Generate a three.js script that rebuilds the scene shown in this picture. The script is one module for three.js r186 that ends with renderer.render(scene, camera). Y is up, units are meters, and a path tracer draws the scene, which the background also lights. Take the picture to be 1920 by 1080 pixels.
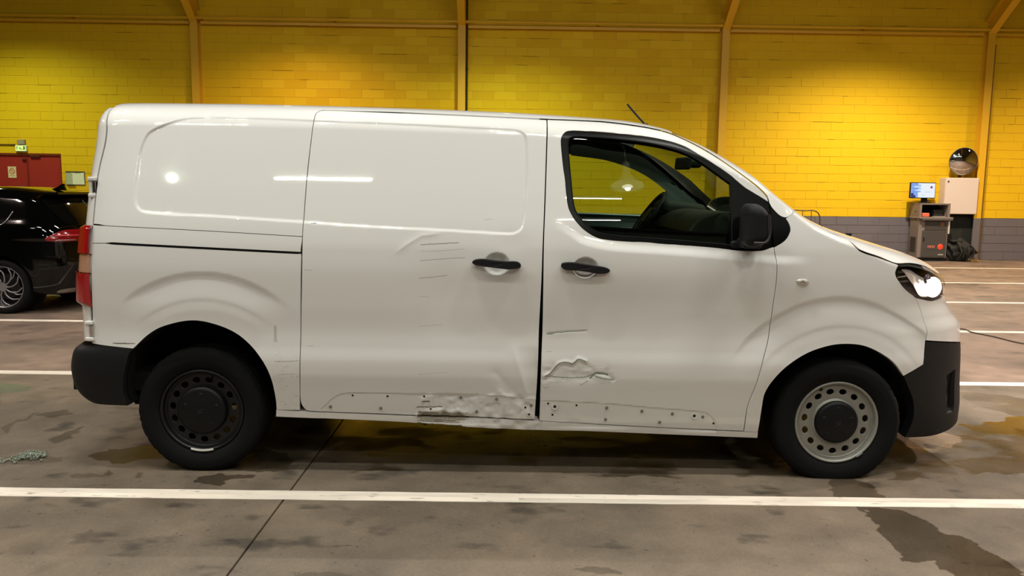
import * as THREE from 'three';
import { RoundedBoxGeometry } from 'three/addons/geometries/RoundedBoxGeometry.js';
import { mergeGeometries } from 'three/addons/utils/BufferGeometryUtils.js';
import { RectAreaLightUniformsLib } from 'three/addons/lights/RectAreaLightUniformsLib.js';

// ---------------------------------------------------------------- camera, exposure, the light of the hall
const scene = new THREE.Scene();
const camera = new THREE.PerspectiveCamera(2 * Math.atan(540 / 1480) * 180 / Math.PI, 16 / 9, 0.1, 200);
camera.position.set(-0.045, 1.475, 4.9);
camera.rotation.set(-Math.atan((540 - 358.5) / 1480), 0, 0.012, 'XYZ');
const renderer = new THREE.WebGLRenderer({ antialias: true });
renderer.toneMapping = THREE.LinearToneMapping;
renderer.toneMappingExposure = 0.495;
renderer.shadowMap.enabled = true;
RectAreaLightUniformsLib.init();
scene.background = new THREE.Color(0x000000);

const GREENISH = [0.84, 1.0, 0.45], AMBER = [1.0, 0.72, 0.42], WARM = [1.0, 0.84, 0.62], TUBE = [0.97, 0.968, 0.885], PALE = [0.97, 1.0, 0.82], ROSE = [1.0, 0.78, 0.67];
// hanging dome lamps: [x, height, z, colour, candela, half angle in degrees]
const DOME_LAMPS = [
  [-10.9, 5.75, -10.6, GREENISH, 104, 72], [-4.6, 5.75, -10.8, AMBER, 98, 72], [-0.1, 5.75, -10.6, GREENISH, 110, 70], [7.9, 5.75, -10.4, WARM, 300, 72], [13.6, 5.75, -10.8, AMBER, 160, 72],
  [-5.2, 6.0, 7.4, PALE, 60, 75], [1.7, 6.0, 7.6, PALE, 60, 75], [8.9, 6.0, 7.6, ROSE, 110, 75],
  [-9.0, 6.0, -1.6, ROSE, 130, 75], [9.6, 6.0, -1.6, ROSE, 480, 75],
];
// rows of fluorescent tubes under the ceiling: [x, height, z, length, intensity]
const TUBE_LAMPS = [
  [-2.9, 6.0, 7.4, 1.5, 90], [1.6, 7.9, 11.2, 1.2, 110], [1.6, 7.9, 12.6, 1.5, 110], [6.5, 7.9, 11.0, 1.5, 110],
  [-9.0, 7.9, 4.6, 1.5, 330], [-4.5, 7.9, 4.6, 1.5, 330], [0.4, 7.9, 4.6, 1.5, 330], [5.2, 7.9, 4.6, 1.5, 330],
  [-6.5, 7.9, 2.0, 1.5, 480], [-1.8, 7.9, 2.0, 1.5, 480], [2.9, 7.9, 2.0, 1.5, 480], [7.6, 7.9, 2.0, 1.5, 480],
  [-6.5, 7.9, -3.0, 1.5, 380], [-1.8, 7.9, -3.0, 1.5, 380], [2.9, 7.9, -3.0, 1.5, 380], [7.6, 7.9, -3.0, 1.5, 480],
];
const NOSE = [[0.22,1.0651],[0.3,1.0615],[0.4,1.0511],[0.5,1.0411],[0.65,1.0325],[0.76,1.0249],[0.84,0.9784],[0.92,0.9451],[1,0.9465],[1.1,0.93]];
const TAIL = [[0.3,0.9248],[0.45,0.9248],[0.6,0.9248],[0.75,0.9248],[0.9,0.924],[1.1,0.9105],[1.3,0.8965],[1.5,0.8924],[1.7,0.8803],[1.85,0.8783]];
const TOP = [[-2.3,1.9432],[-2,1.9439],[-1.6,1.9441],[-1.2,1.9409],[-0.8,1.9345],[-0.4,1.9253],[0,1.9123],[0.3,1.8962],[0.55,1.8789],[0.75,1.8419],[0.9,1.7829],[1.05,1.7016],[1.2,1.6049],[1.35,1.483],[1.5,1.3732],[1.65,1.3083],[1.8,1.2643],[1.95,1.2212],[2.1,1.178],[2.25,1.1233],[2.4,1.0338]];
const DROP = [[-2.4,0.16],[0.5,0.16],[1,0.12],[1.3,0.1],[1.65,0.09],[1.9,0.12],[2.4,0.12]];
// ---------------------------------------------------------------- the van's body surface: (u along the plan outline, y up) -> point
const clamp = (v, a, b) => Math.min(b, Math.max(a, v)), lerp = (a, b, t) => a + (b - a) * t;
const sstep = (a, b, v) => { const t = clamp((v - a) / (b - a), 0, 1); return t * t * (3 - 2 * t); };
function curve(k) {                                                   // monotone cubic through the knots [x, y]
  const n = k.length, d = [], m = [];
  for (let i = 0; i < n - 1; i++) d.push((k[i + 1][1] - k[i][1]) / (k[i + 1][0] - k[i][0]));
  for (let i = 0; i < n; i++) m.push(i === 0 ? d[0] : i === n - 1 ? d[n - 2] : d[i - 1] * d[i] <= 0 ? 0 : 2 * d[i - 1] * d[i] / (d[i - 1] + d[i]));
  return (x) => {
    if (x <= k[0][0]) return k[0][1] + m[0] * (x - k[0][0]);
    if (x >= k[n - 1][0]) return k[n - 1][1] + m[n - 1] * (x - k[n - 1][0]);
    let i = 0, j = n - 1;
    while (j - i > 1) { const c = (i + j) >> 1; if (k[c][0] <= x) i = c; else j = c; }
    const h = k[i + 1][0] - k[i][0], t = (x - k[i][0]) / h, t2 = t * t, t3 = t2 * t;
    return (2 * t3 - 3 * t2 + 1) * k[i][1] + (t3 - 2 * t2 + t) * h * m[i] + (3 * t2 - 2 * t3) * k[i + 1][1] + (t3 - t2) * h * m[i + 1];
  };
}
const sideWidth = curve([[0.15, 0.862], [0.3, 0.908], [0.45, 0.937], [0.54, 0.952], [0.6, 0.9545], [0.68, 0.9465], [0.75, 0.943], [0.9, 0.95], [1.05, 0.954], [1.17, 0.947], [1.26, 0.932], [1.4, 0.895], [1.6, 0.836], [1.8, 0.775], [1.95, 0.727]]);
const XS = 1.2, FRONT = { a: 1.33, n: 2.9 }, REAR = { a: 1.2, n: 11 };
function outline({ a, n }) {                                          // one superellipse corner by arc length: [length, x beyond the straight, width factor]
  const t = [[0, 0, 1]];
  for (let i = 1; i <= 1600; i++) {
    const f = i / 1600 * Math.PI / 2, x = a * Math.sin(f) ** (2 / n), z = Math.max(0, Math.cos(f)) ** (2 / n), p = t[t.length - 1];
    t.push([p[0] + Math.hypot(x - p[1], (z - p[2]) * 0.95), x, z]);
  }
  return t;
}
const frontTable = outline(FRONT), rearTable = outline(REAR);
function along(t, s) {
  let i = 0, j = t.length - 1;
  if (s >= t[j][0]) return [t[j][1], t[j][2]];
  while (j - i > 1) { const c = (i + j) >> 1; if (t[c][0] <= s) i = c; else j = c; }
  const f = (s - t[i][0]) / (t[j][0] - t[i][0]);
  return [lerp(t[i][1], t[j][1], f), lerp(t[i][2], t[j][2], f)];
}
const U_FRONT = XS + frontTable[1600][0], U_REAR = -XS - rearTable[1600][0];
const noseReach = curve(NOSE), tailReach = curve(TAIL), topLine = curve(TOP), cornerDrop = curve(DROP);
function plan(u, y) {                                                 // [x, width factor]
  if (u > XS) { const [x, w] = along(frontTable, u - XS); return [XS + x * noseReach(y), w]; }
  if (u < -XS) { const [x, w] = along(rearTable, -u - XS); return [-XS - x * tailReach(y), w]; }
  return [u, 1];
}
const topRound = (x, y) => { const r = cornerDrop(x), t = clamp((y - topLine(x) + r) / r, 0, 1); return (1 - t * t) ** (1 / 4.6); };
function skin(u, y) {
  const [x, w] = plan(u, y);
  return [x, y, sideWidth(y) * w * topRound(x, y)];
}
const bumperReach = curve([[0.33, 0.96], [0.36, 1.012], [0.4, 1.045], [0.46, 1.064], [0.52, 1.066], [0.59, 1.056], [0.63, 1.042], [0.655, 1.012]]);
function bumperSkin(u, y) { const p = skin(u, y); p[0] = -XS + (p[0] + XS) * bumperReach(clamp(y, 0.33, 0.66)); return p; }
const T = {                                                             // outlines on the skin, metres: [u, y] or [u, y, 1] at a corner
  quarter_upper: [[-2.324,1.8974,1],[-2.0343,1.9067],[-1.54,1.8998],[-1.0536,1.8895,1],[-1.0681,1.8805],[-1.0789,1.8681],[-1.0776,1.8336,1],[-1.0945,1.5418],[-1.1003,1.2365,1],[-1.6775,1.2607],[-2.286,1.2807,1],[-2.2898,1.3918],[-2.2907,1.5732],[-2.2782,1.76]],
  quarter_band: [[-2.286,1.2807,1],[-1.6775,1.2607],[-1.1003,1.2365,1],[-1.1029,1.1542,1],[-2.1689,1.1913,1],[-2.2757,1.1888,1]],
  quarter_lower: [[-2.2757,1.1888,1],[-2.1689,1.1913,1],[-1.1029,1.1542,1],[-1.1149,0.8107],[-1.125,0.5214],[-1.1367,0.335,1],[-1.2633,0.3334,1],[-1.2638,0.4021],[-1.2839,0.524],[-1.337,0.6224],[-1.4421,0.7269],[-1.5616,0.7817],[-1.6998,0.8048],[-1.857,0.7745],[-1.9472,0.7294],[-2.0349,0.6548,1],[-2.2821,0.6734,1],[-2.2635,0.907]],
  rail_slot: [[-2.1723,1.1939,1],[-2.1508,1.1983,1],[-1.0963,1.161,1],[-1.0962,1.149,1],[-2.1618,1.1848,1]],
  sliding_door: [[-1.0784,1.8336,1],[-1.0789,1.8681],[-1.066,1.882],[-1.0416,1.8883],[-0.6428,1.8762],[-0.2464,1.8636],[0.1277,1.8503,1],[0.1167,1.4435],[0.109,1.2072],[0.105,1.0199],[0.0971,0.7785],[0.0947,0.5857],[0.0846,0.3281],[0.0842,0.2948,1],[-0.3224,0.3093],[-0.5275,0.3115],[-0.7129,0.3176],[-1.0915,0.3296],[-1.1153,0.3444],[-1.1316,0.386],[-1.125,0.5214],[-1.1149,0.8107],[-1.104,1.0539],[-1.1,1.2988],[-1.0945,1.5418]],
  window_outer: [[0.231,1.7851],[0.2028,1.7591],[0.1972,1.7204],[0.2164,1.5386],[0.2354,1.3979],[0.2691,1.3335],[0.3257,1.2786],[0.4019,1.2432],[0.6643,1.2257],[0.9481,1.2066],[1.1167,1.1927],[1.2114,1.1951],[1.2731,1.213],[1.3374,1.2481],[1.3686,1.296],[1.3634,1.3277],[1.3429,1.3566],[1.2527,1.4275],[1.1437,1.4986],[1.0518,1.5729],[0.9115,1.6663],[0.8198,1.7189],[0.6763,1.7563],[0.4844,1.7775],[0.3387,1.7868]],
  front_door: [[0.1294,1.8503,1],[0.397,1.8435],[0.554,1.8275],[0.729,1.7969],[0.8414,1.7516],[0.9691,1.6784],[1.1023,1.5829],[1.2119,1.494],[1.2482,1.4569],[1.2519,1.4355,1],[1.1437,1.4986],[1.0518,1.5729],[0.9115,1.6663],[0.8198,1.7189],[0.6763,1.7563],[0.4844,1.7775],[0.3387,1.7868],[0.231,1.7851],[0.2028,1.7591],[0.1972,1.7204],[0.2164,1.5386],[0.2354,1.3979],[0.2691,1.3335],[0.3257,1.2786],[0.4019,1.2432],[0.6643,1.2257],[0.9481,1.2066],[1.1167,1.1927],[1.2114,1.1951],[1.2716,1.213,1],[1.2752,1.1945,1],[1.2852,1.1227],[1.2778,0.9443],[1.2615,0.7494],[1.2351,0.634],[1.2066,0.4959],[1.1793,0.3921],[1.1741,0.2453,1],[0.9017,0.2527],[0.5088,0.2694],[0.1049,0.2889,1],[0.1067,0.5847],[0.111,0.7786],[0.1113,0.9234],[0.1111,1.2072],[0.1183,1.4435]],
  arch_rear: [[-2.0349,0.6548,1],[-1.9472,0.7294],[-1.857,0.7745],[-1.6998,0.8048],[-1.5616,0.7817],[-1.4421,0.7269],[-1.337,0.6224],[-1.2839,0.524],[-1.2638,0.4021],[-1.2633,0.3334,1]],
  arch_front: [[1.2476,0.2368,1],[1.2529,0.4109],[1.2579,0.4568],[1.2833,0.5179],[1.3464,0.5999],[1.4484,0.6712],[1.5522,0.7097],[1.637,0.7214],[1.7385,0.712],[1.8283,0.6749],[1.9052,0.6225],[1.9697,0.5462,1]],
  chin: [[2.0225,0.1893],[2.1142,0.1815],[2.2222,0.1769],[2.3656,0.1849],[2.4721,0.1952]],
  intake: [[2.2991,0.5189,1],[2.3992,0.5404,1],[2.4013,0.3924],[2.3942,0.3059],[2.3238,0.2933,1]],
  glass: [[0.2603,1.7598],[0.2383,1.7484],[0.2314,1.7236],[0.2462,1.539],[0.2637,1.3999],[0.2946,1.3444],[0.3428,1.2973],[0.4125,1.2664],[0.6644,1.2482],[0.9481,1.2278],[1.0578,1.2185,1],[1.0583,1.5298,1],[0.9099,1.6362],[0.8161,1.6869],[0.6728,1.7263],[0.4821,1.7502],[0.3371,1.7595]],
  fender: [[1.3988,1.3888,1],[1.5595,1.3018],[1.709,1.2514,1],[1.7551,1.1977],[1.8743,1.1609],[1.9976,1.1242,1],[1.9695,1.0807],[1.9847,1.0471],[2.0273,1.0019],[2.1107,0.9548,1],[2.1504,0.8988],[2.1369,0.8097],[2.1185,0.731],[2.0949,0.5999,1],[1.9697,0.5462,1],[1.9052,0.6225],[1.8283,0.6749],[1.7385,0.712],[1.637,0.7214],[1.5522,0.7097],[1.4484,0.6712],[1.3464,0.5999],[1.2833,0.5179],[1.2579,0.4568],[1.2529,0.4109],[1.2476,0.2368,1],[1.176,0.2422,1],[1.1793,0.3921],[1.2066,0.4959],[1.2351,0.634],[1.2615,0.7494],[1.2778,0.9443],[1.2852,1.1227],[1.2731,1.2104,1],[1.3374,1.2481],[1.3686,1.296],[1.3634,1.3277],[1.3458,1.3553,1]],
  headlamp: [[1.9695,1.0807],[1.9939,1.1137],[2.0269,1.1246],[2.083,1.1251],[2.2213,1.1039],[2.3669,1.0619],[2.4762,1.0179],[2.465,0.9877],[2.4607,0.9504],[2.4012,0.9266],[2.2797,0.9254],[2.1351,0.9489],[2.0426,0.9875],[1.9888,1.0332]],
  sill: [[-1.2648,0.3334,1],[-1.0919,0.3241],[-0.7132,0.3118],[-0.5277,0.306],[-0.3225,0.3032],[0.0844,0.2877],[0.5091,0.2647],[0.9005,0.2479],[1.175,0.239],[1.2476,0.2368,1],[1.2494,0.2047,1],[0.8311,0.2182],[0.4136,0.2317],[-0.1282,0.2434],[-0.5289,0.2695],[-0.9255,0.286],[-1.2026,0.2946],[-1.2684,0.2969,1]],
  bumper_seam: [[2.1113,0.9514],[2.1504,0.8988],[2.1369,0.8097],[2.1184,0.7253]],
  bumper_black: [[2.1183,0.7197],[2.095,0.5982],[1.9715,0.5432],[2.0074,0.4792],[2.0443,0.4015],[2.0534,0.3031],[2.0334,0.2159],[2.0222,0.1909]],
  rear_bumper: [[-2.3503,0.6605,1],[-2.2118,0.6665],[-2.0219,0.6521,1],[-2.0227,0.5835],[-2.039,0.5124],[-2.057,0.4387],[-2.0808,0.3735],[-2.0958,0.3495,1],[-2.212,0.357],[-2.3616,0.3731]],
  taillight: [[-2.3478,1.2775],[-2.287,1.2794],[-2.2667,0.871],[-2.3344,0.8659]],
  rear_gap: [[-2.3941,1.9138],[-2.2782,1.76],[-2.2907,1.5732],[-2.2898,1.3918],[-2.2836,1.2608],[-2.2673,1.0951],[-2.282,0.6761]],
  hood_gap: [[1.4058,1.3965],[1.5688,1.3077],[1.7202,1.2569],[1.7566,1.2043],[1.8773,1.1673],[2.001,1.1306],[2.0874,1.1286],[2.2332,1.108]],
  pillar_line: [[0.13,1.8571],[0.3993,1.851],[0.5568,1.8348],[0.733,1.8042],[0.8456,1.7585],[0.9724,1.6845],[1.1041,1.5885],[1.2129,1.5021],[1.2516,1.4623],[1.2616,1.4223],[1.3447,1.3606]],
  roof_low: [[-2.324,1.8974],[-2.0343,1.9067],[-1.54,1.8998],[-1.1032,1.8885],[-0.6447,1.8816],[-0.2471,1.8689],[0.1243,1.8566]],
  recess: [[-2.0584,1.5558],[-2.0601,1.6509],[-2.0267,1.7471],[-1.9537,1.7891],[-1.8391,1.8274],[-1.7186,1.8392],[-1.3422,1.8392],[-1.0836,1.832],[-0.6305,1.8192],[-0.2419,1.8042],[-0.0301,1.7939],[0.0139,1.7714],[0.0279,1.728],[0.0309,1.5364],[0.0178,1.3491],[0.0051,1.2827],[-0.0428,1.2557],[-0.091,1.2551],[-0.4208,1.2698],[-0.7964,1.2838],[-1.1001,1.3014],[-1.5932,1.3252],[-1.9698,1.3398],[-2.0266,1.3604],[-2.0549,1.4214]],
  strip_slide: [[-1.0327,0.3394,1],[-0.9424,0.421],[-0.8729,0.4366],[-0.5161,0.4354],[-0.2251,0.4344],[-0.0617,0.4265],[0.1106,0.4021,1],[0.1141,0.2562,1],[-1.0378,0.272,1]],
  strip_front: [[0.0719,0.4104,1],[0.4522,0.3946],[0.6958,0.3739],[0.9512,0.3548],[0.9916,0.3357],[1.0236,0.2935],[1.0385,0.2371,1],[0.0751,0.2557,1]],
  handle_slide: [[-0.2428,1.1205],[-0.0017,1.1082],[-0.1222,1.1113]],
  handle_front: [[0.1992,1.1084],[0.4407,1.0867],[0.3221,1.0939]],
  repeater: [[1.3922,1.0406],[1.4615,1.0385],[1.4259,1.0558],[1.4265,1.0231]],
  holes_slide: [[-0.8601,0.4203],[-0.6801,0.4184],[-0.4913,0.4193],[-0.4585,0.3501],[0.0514,0.3276],[0.0314,0.3635]],
  clips_slide: [[-0.9783,0.3556],[-0.7178,0.3505],[-0.3029,0.4144],[-0.2213,0.3383],[-0.1179,0.4098],[0.0616,0.3755]],
  holes_front: [[0.1489,0.3886],[0.1841,0.3715],[0.1733,0.325],[0.2957,0.3807],[0.9093,0.3286],[1.0131,0.2871]],
  clips_front: [[0.4529,0.3678],[0.4499,0.3021],[0.6365,0.3522],[0.7324,0.2896],[0.795,0.3392],[0.9541,0.3231]],
  crease_belt: [[0.1389,1.3134],[0.2197,1.2615],[0.3271,1.2045],[0.4612,1.1796],[0.7291,1.1641],[0.9972,1.146],[1.2851,1.1254]],
  d_ridge: [[-0.6492,1.1477],[-0.5828,1.199],[-0.5034,1.2476],[-0.3912,1.2622]],
  d_scr1: [[-0.5052,1.2026],[-0.409,1.209],[-0.3154,1.2154]],
  d_scr2: [[-0.5021,1.1694],[-0.3951,1.1747],[-0.2855,1.184]],
  d_scr3: [[-0.5071,1.1227],[-0.4081,1.1319],[-0.2824,1.1414]],
  d_scr4: [[-0.5123,1.0341],[-0.4479,1.0403],[-0.3728,1.0493]],
  d_scr5: [[-0.5128,0.9417],[-0.4617,0.9396]],
  d_scr6: [[-0.5168,0.7876],[-0.3949,0.7974]],
  d_scr7: [[-0.5165,0.5404],[-0.372,0.5535]],
  d_tri: [[-0.0193,0.6568],[0.092,0.6689],[0.0861,0.5194]],
  d_fold1: [[-0.0989,0.4496],[0.0852,0.3025]],
  d_fold2: [[-0.0193,0.6568],[0.0437,0.4514]],
  d_fold3: [[-0.1215,0.551],[0.0311,0.3832]],
  d_crack: [[0.1294,0.5371],[0.1563,0.5544],[0.1988,0.6053],[0.2312,0.6139],[0.2694,0.6061],[0.2989,0.6309],[0.3344,0.6178]],
  d_star: [[0.1294,0.5371],[0.2604,0.5302],[0.3556,0.5343],[0.3903,0.5573],[0.4505,0.5496],[0.4787,0.5244]],
  d_scrF: [[0.1395,0.7597],[0.2288,0.769],[0.3371,0.7759]],
  d_tear: [[-0.5275,0.3127],[-0.4797,0.3376],[-0.3911,0.3478],[-0.3554,0.3332],[-0.3137,0.3488],[-0.2807,0.3281]],
  d_center: [[-0.3405,0.9329],[-0.2865,0.8236],[-0.4748,1.0399],[0.0279,0.5809],[-0.2032,0.3593],[0.2325,0.5554],[0.3927,0.7215]],
  corner_y: [[2.571,0.6684],[2.5821,0.7633],[2.4967,0.9172],[2.0989,0.8339],[-2.2837,0.6705],[-2.2682,0.8709]],
};
// ---------------------------------------------------------------- helpers
let seed = 7;
const rnd = () => { seed = (seed * 1664525 + 1013904223) >>> 0; return seed / 4294967296; };
const taken = {};
function numbered(name) { const n = taken[name] = (taken[name] ?? -1) + 1; return n ? `${name}_${String(n).padStart(3, '0')}` : name; }
function tag(o, label, category, group, kind) {
  if (label) o.userData.label = label;
  if (category) o.userData.category = category;
  if (group) o.userData.group = group;
  if (kind) o.userData.kind = kind;
  return o;
}
function thing(name, label, category, [x, y, z] = [0, 0, 0], turn = 0, group) {
  const o = new THREE.Group();
  o.name = numbered(name); o.position.set(x, y, z); o.rotation.y = turn; scene.add(o);
  return tag(o, label, category, group);
}
function obj(name, geometry, material, parent, label) {
  const m = new THREE.Mesh(Array.isArray(geometry) ? mergeAll(geometry) : geometry, material);
  m.name = parent ? name : numbered(name); m.castShadow = m.receiveShadow = true;
  (parent ?? scene).add(m);
  if (label) m.userData.label = label;
  return m;
}
function mergeAll(list) {
  const plain = list.map((g) => { const n = g.index ? g.toNonIndexed() : g.clone(); for (const k of Object.keys(n.attributes)) if (!['position', 'normal', 'uv'].includes(k)) n.deleteAttribute(k); n.clearGroups(); if (!n.attributes.uv) n.setAttribute('uv', new THREE.BufferAttribute(new Float32Array(n.attributes.position.count * 2), 2)); return n; });
  return mergeGeometries(plain);
}
const V = (x, y, z) => new THREE.Vector3(x, y, z);
const moved = (g, x, y, z, rx = 0, ry = 0, rz = 0) => { g.rotateX(rx).rotateY(ry).rotateZ(rz).translate(x, y, z); return g; };
const box = (w, h, d, x = 0, y = 0, z = 0) => new THREE.BoxGeometry(w, h, d).translate(x, y, z);
const rbox = (w, h, d, r, x = 0, y = 0, z = 0, s = 3) => new RoundedBoxGeometry(w, h, d, s, r).translate(x, y, z);
const cyl = (r0, r1, h, n = 24, x = 0, y = 0, z = 0) => new THREE.CylinderGeometry(r0, r1, h, n).translate(x, y, z);
const tube = (pts, r, n = 32, m = 8, closed = false) => new THREE.TubeGeometry(new THREE.CatmullRomCurve3(pts.map((p) => V(...p)), closed), n, r, m, closed);
const lathe = (pts, n = 48) => new THREE.LatheGeometry(pts.map(([a, b]) => new THREE.Vector2(a, b)), n);
const std = (color, roughness = 0.6, more = {}) => new THREE.MeshStandardMaterial({ color, roughness, ...more });
const phys = (color, roughness, more = {}) => new THREE.MeshPhysicalMaterial({ color, roughness, ...more });
const lin = (r, g, b) => new THREE.Color().setRGB(r, g, b);

// noise for the textures
const perm = new Uint8Array(512); { const p = [...Array(256).keys()]; for (let i = 255; i > 0; i--) { const j = Math.floor(rnd() * (i + 1)); [p[i], p[j]] = [p[j], p[i]]; } for (let i = 0; i < 512; i++) perm[i] = p[i & 255]; }
function noise(x, y, wrap = 256) {                                    // value noise, 0..1, tiling every `wrap` cells
  const xi = Math.floor(x), yi = Math.floor(y), fx = x - xi, fy = y - yi, u = fx * fx * (3 - 2 * fx), v = fy * fy * (3 - 2 * fy);
  const h = (a, b) => perm[(perm[((a % wrap) + wrap) % wrap & 255] + ((b % wrap) + wrap) % wrap) & 511] / 255;
  return (h(xi, yi) * (1 - u) + h(xi + 1, yi) * u) * (1 - v) + (h(xi, yi + 1) * (1 - u) + h(xi + 1, yi + 1) * u) * v;
}
const fbm = (x, y, n = 4, wrap = 256) => { let s = 0, a = 0.5, t = 0; for (let i = 0; i < n; i++) { s += a * noise(x, y, wrap); t += a; x *= 2; y *= 2; wrap *= 2; a *= 0.5; } return s / t; };
function texture(w, h, fill, srgb = true) {                           // fill(px, py) -> [r, g, b] in 0..255; row 0 is v = 0
  const d = new Uint8Array(w * h * 4);
  for (let y = 0, i = 0; y < h; y++) for (let x = 0; x < w; x++, i += 4) { const c = fill(x, y); d[i] = clamp(c[0], 0, 255); d[i + 1] = clamp(c[1], 0, 255); d[i + 2] = clamp(c[2], 0, 255); d[i + 3] = 255; }
  const t = new THREE.DataTexture(d, w, h);
  t.magFilter = THREE.LinearFilter; t.minFilter = THREE.LinearMipmapLinearFilter; t.wrapS = t.wrapT = THREE.RepeatWrapping;
  if (srgb) t.colorSpace = THREE.SRGBColorSpace;
  t.needsUpdate = true;
  return t;
}
function print(w, h, draw) { const c = document.createElement('canvas'); c.width = w; c.height = h; draw(c.getContext('2d'), w, h); const t = new THREE.CanvasTexture(c); t.colorSpace = THREE.SRGBColorSpace; return t; }
const grain = texture(512, 512, (x, y) => { const v = 90 + 110 * fbm(x / 8, y / 8, 4, 64) + 40 * noise(x / 2, y / 2, 256); return [v, v, v]; }, false);
// ---------------------------------------------------------------- body panels cut out of the skin
const dist2seg = (x, y, a, b) => { const dx = b[0] - a[0], dy = b[1] - a[1], t = clamp(((x - a[0]) * dx + (y - a[1]) * dy) / (dx * dx + dy * dy || 1), 0, 1); return Math.hypot(x - a[0] - t * dx, y - a[1] - t * dy); };
const distLine = (x, y, l) => { let d = 9; for (let i = 0; i < l.length - 1; i++) d = Math.min(d, dist2seg(x, y, l[i], l[i + 1])); return d; };
function inside(x, y, p) { let c = false; for (let i = 0, j = p.length - 1; i < p.length; j = i++) if ((p[i][1] > y) !== (p[j][1] > y) && x < (p[j][0] - p[i][0]) * (y - p[i][1]) / (p[j][1] - p[i][1]) + p[i][0]) c = !c; return c; }
const bounds = (p) => { let a = 9, b = 9, c = -9, d = -9; for (const [x, y] of p) { a = Math.min(a, x); b = Math.min(b, y); c = Math.max(c, x); d = Math.max(d, y); } return [a, b, c, d]; };
function smooth(pts, step = 0.015, closed = true) {                   // Catmull-Rom between corners, points about `step` apart
  const n = pts.length, out = [], at = (i) => pts[closed ? (i + n) % n : clamp(i, 0, n - 1)];
  for (let i = 0; i < (closed ? n : n - 1); i++) {
    const p1 = at(i), p2 = at(i + 1), p0 = p1[2] ? p1 : at(i - 1), p3 = p2[2] ? p2 : at(i + 2), l = Math.hypot(p2[0] - p1[0], p2[1] - p1[1]), k = Math.max(1, Math.round(l / step));
    const tan = (a, b, c) => { const la = Math.hypot(b[0] - a[0], b[1] - a[1]), lb = Math.hypot(c[0] - b[0], c[1] - b[1]), s = la + lb || 1; return [(c[0] - a[0]) / s * l, (c[1] - a[1]) / s * l]; };
    const straight = p1[2] && p2[2], t1 = p1[2] ? [p2[0] - p1[0], p2[1] - p1[1]] : tan(p0, p1, p2), t2 = p2[2] ? [p2[0] - p1[0], p2[1] - p1[1]] : tan(p1, p2, p3);
    for (let j = 0; j < k; j++) {
      const t = j / k, a = t * t, b = a * t;
      out.push(straight ? [lerp(p1[0], p2[0], t), lerp(p1[1], p2[1], t)] : [0, 1].map((q) => (2 * b - 3 * a + 1) * p1[q] + (b - 2 * a + t) * t1[q] + (3 * a - 2 * b) * p2[q] + (b - a) * t2[q]));
    }
  }
  if (!closed) out.push(pts[n - 1].slice(0, 2));
  return out;
}
const area = (p) => p.reduce((s, a, i) => { const b = p[(i + 1) % p.length]; return s + a[0] * b[1] - b[0] * a[1]; }, 0) / 2;
function shrink(p, g) {                                               // each edge moved inwards by g (a number or a function of the edge's middle)
  const s = area(p) > 0 ? 1 : -1, n = p.length, gap = typeof g === 'function' ? g : () => g;
  const off = p.map((a, i) => { const b = p[(i + 1) % n], l = Math.hypot(b[0] - a[0], b[1] - a[1]) || 1, k = gap((a[0] + b[0]) / 2, (a[1] + b[1]) / 2); return [-(b[1] - a[1]) / l * s, (b[0] - a[0]) / l * s, k]; });
  return p.map((a, i) => {
    const m = off[(i + n - 1) % n], o = off[i], c = m[0] * o[0] + m[1] * o[1], den = 1 + c;
    if (den < 0.3) return [a[0] + (m[0] * m[2] + o[0] * o[2]) * 0.7, a[1] + (m[1] * m[2] + o[1] * o[2]) * 0.7];
    const k = (m[2] + o[2]) / 2 * 2 / den / 2;
    return [a[0] + (m[0] + o[0]) * k, a[1] + (m[1] + o[1]) * k];
  });
}
function keyhole(p, h) {                                              // a polygon with one hole as one ring
  let best = [9];
  p.forEach((a, i) => h.forEach((b, j) => { const d = Math.hypot(a[0] - b[0], a[1] - b[1]); if (d < best[0]) best = [d, i, j]; }));
  const [, i, j] = best, ring = area(p) * area(h) > 0 ? [...h].reverse() : h, k = ring.indexOf(h[j]);
  return [...p.slice(0, i + 1), ...ring.slice(k), ...ring.slice(0, k + 1), ...p.slice(i)];
}
function clipTo(p, x0, y0, x1, y1) {
  const cut = (q, f) => { const o = []; for (let i = 0; i < q.length; i++) { const a = q[i], b = q[(i + 1) % q.length], fa = f(a), fb = f(b); if (fa >= 0) o.push(a); if (fa * fb < 0) { const t = fa / (fa - fb); o.push([lerp(a[0], b[0], t), lerp(a[1], b[1], t)]); } } return o; };
  let q = p;
  for (const f of [(a) => a[0] - x0, (a) => x1 - a[0], (a) => a[1] - y0, (a) => y1 - a[1]]) { q = cut(q, f); if (q.length < 3) return []; }
  return q;
}
function pressed(surface, u, y) {                                     // outward normal of a surface at (u, y)
  const h = 0.0022, a = surface(u + h, y), b = surface(u - h, y), c = surface(u, y + h), d = surface(u, y - h);
  const e = [a[0] - b[0], a[1] - b[1], a[2] - b[2]], f = [c[0] - d[0], c[1] - d[1], c[2] - d[2]];
  const n = [e[1] * f[2] - e[2] * f[1], e[2] * f[0] - e[0] * f[2], e[0] * f[1] - e[1] * f[0]], l = Math.hypot(...n) || 1;
  return n.map((v) => v / l);
}
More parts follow.
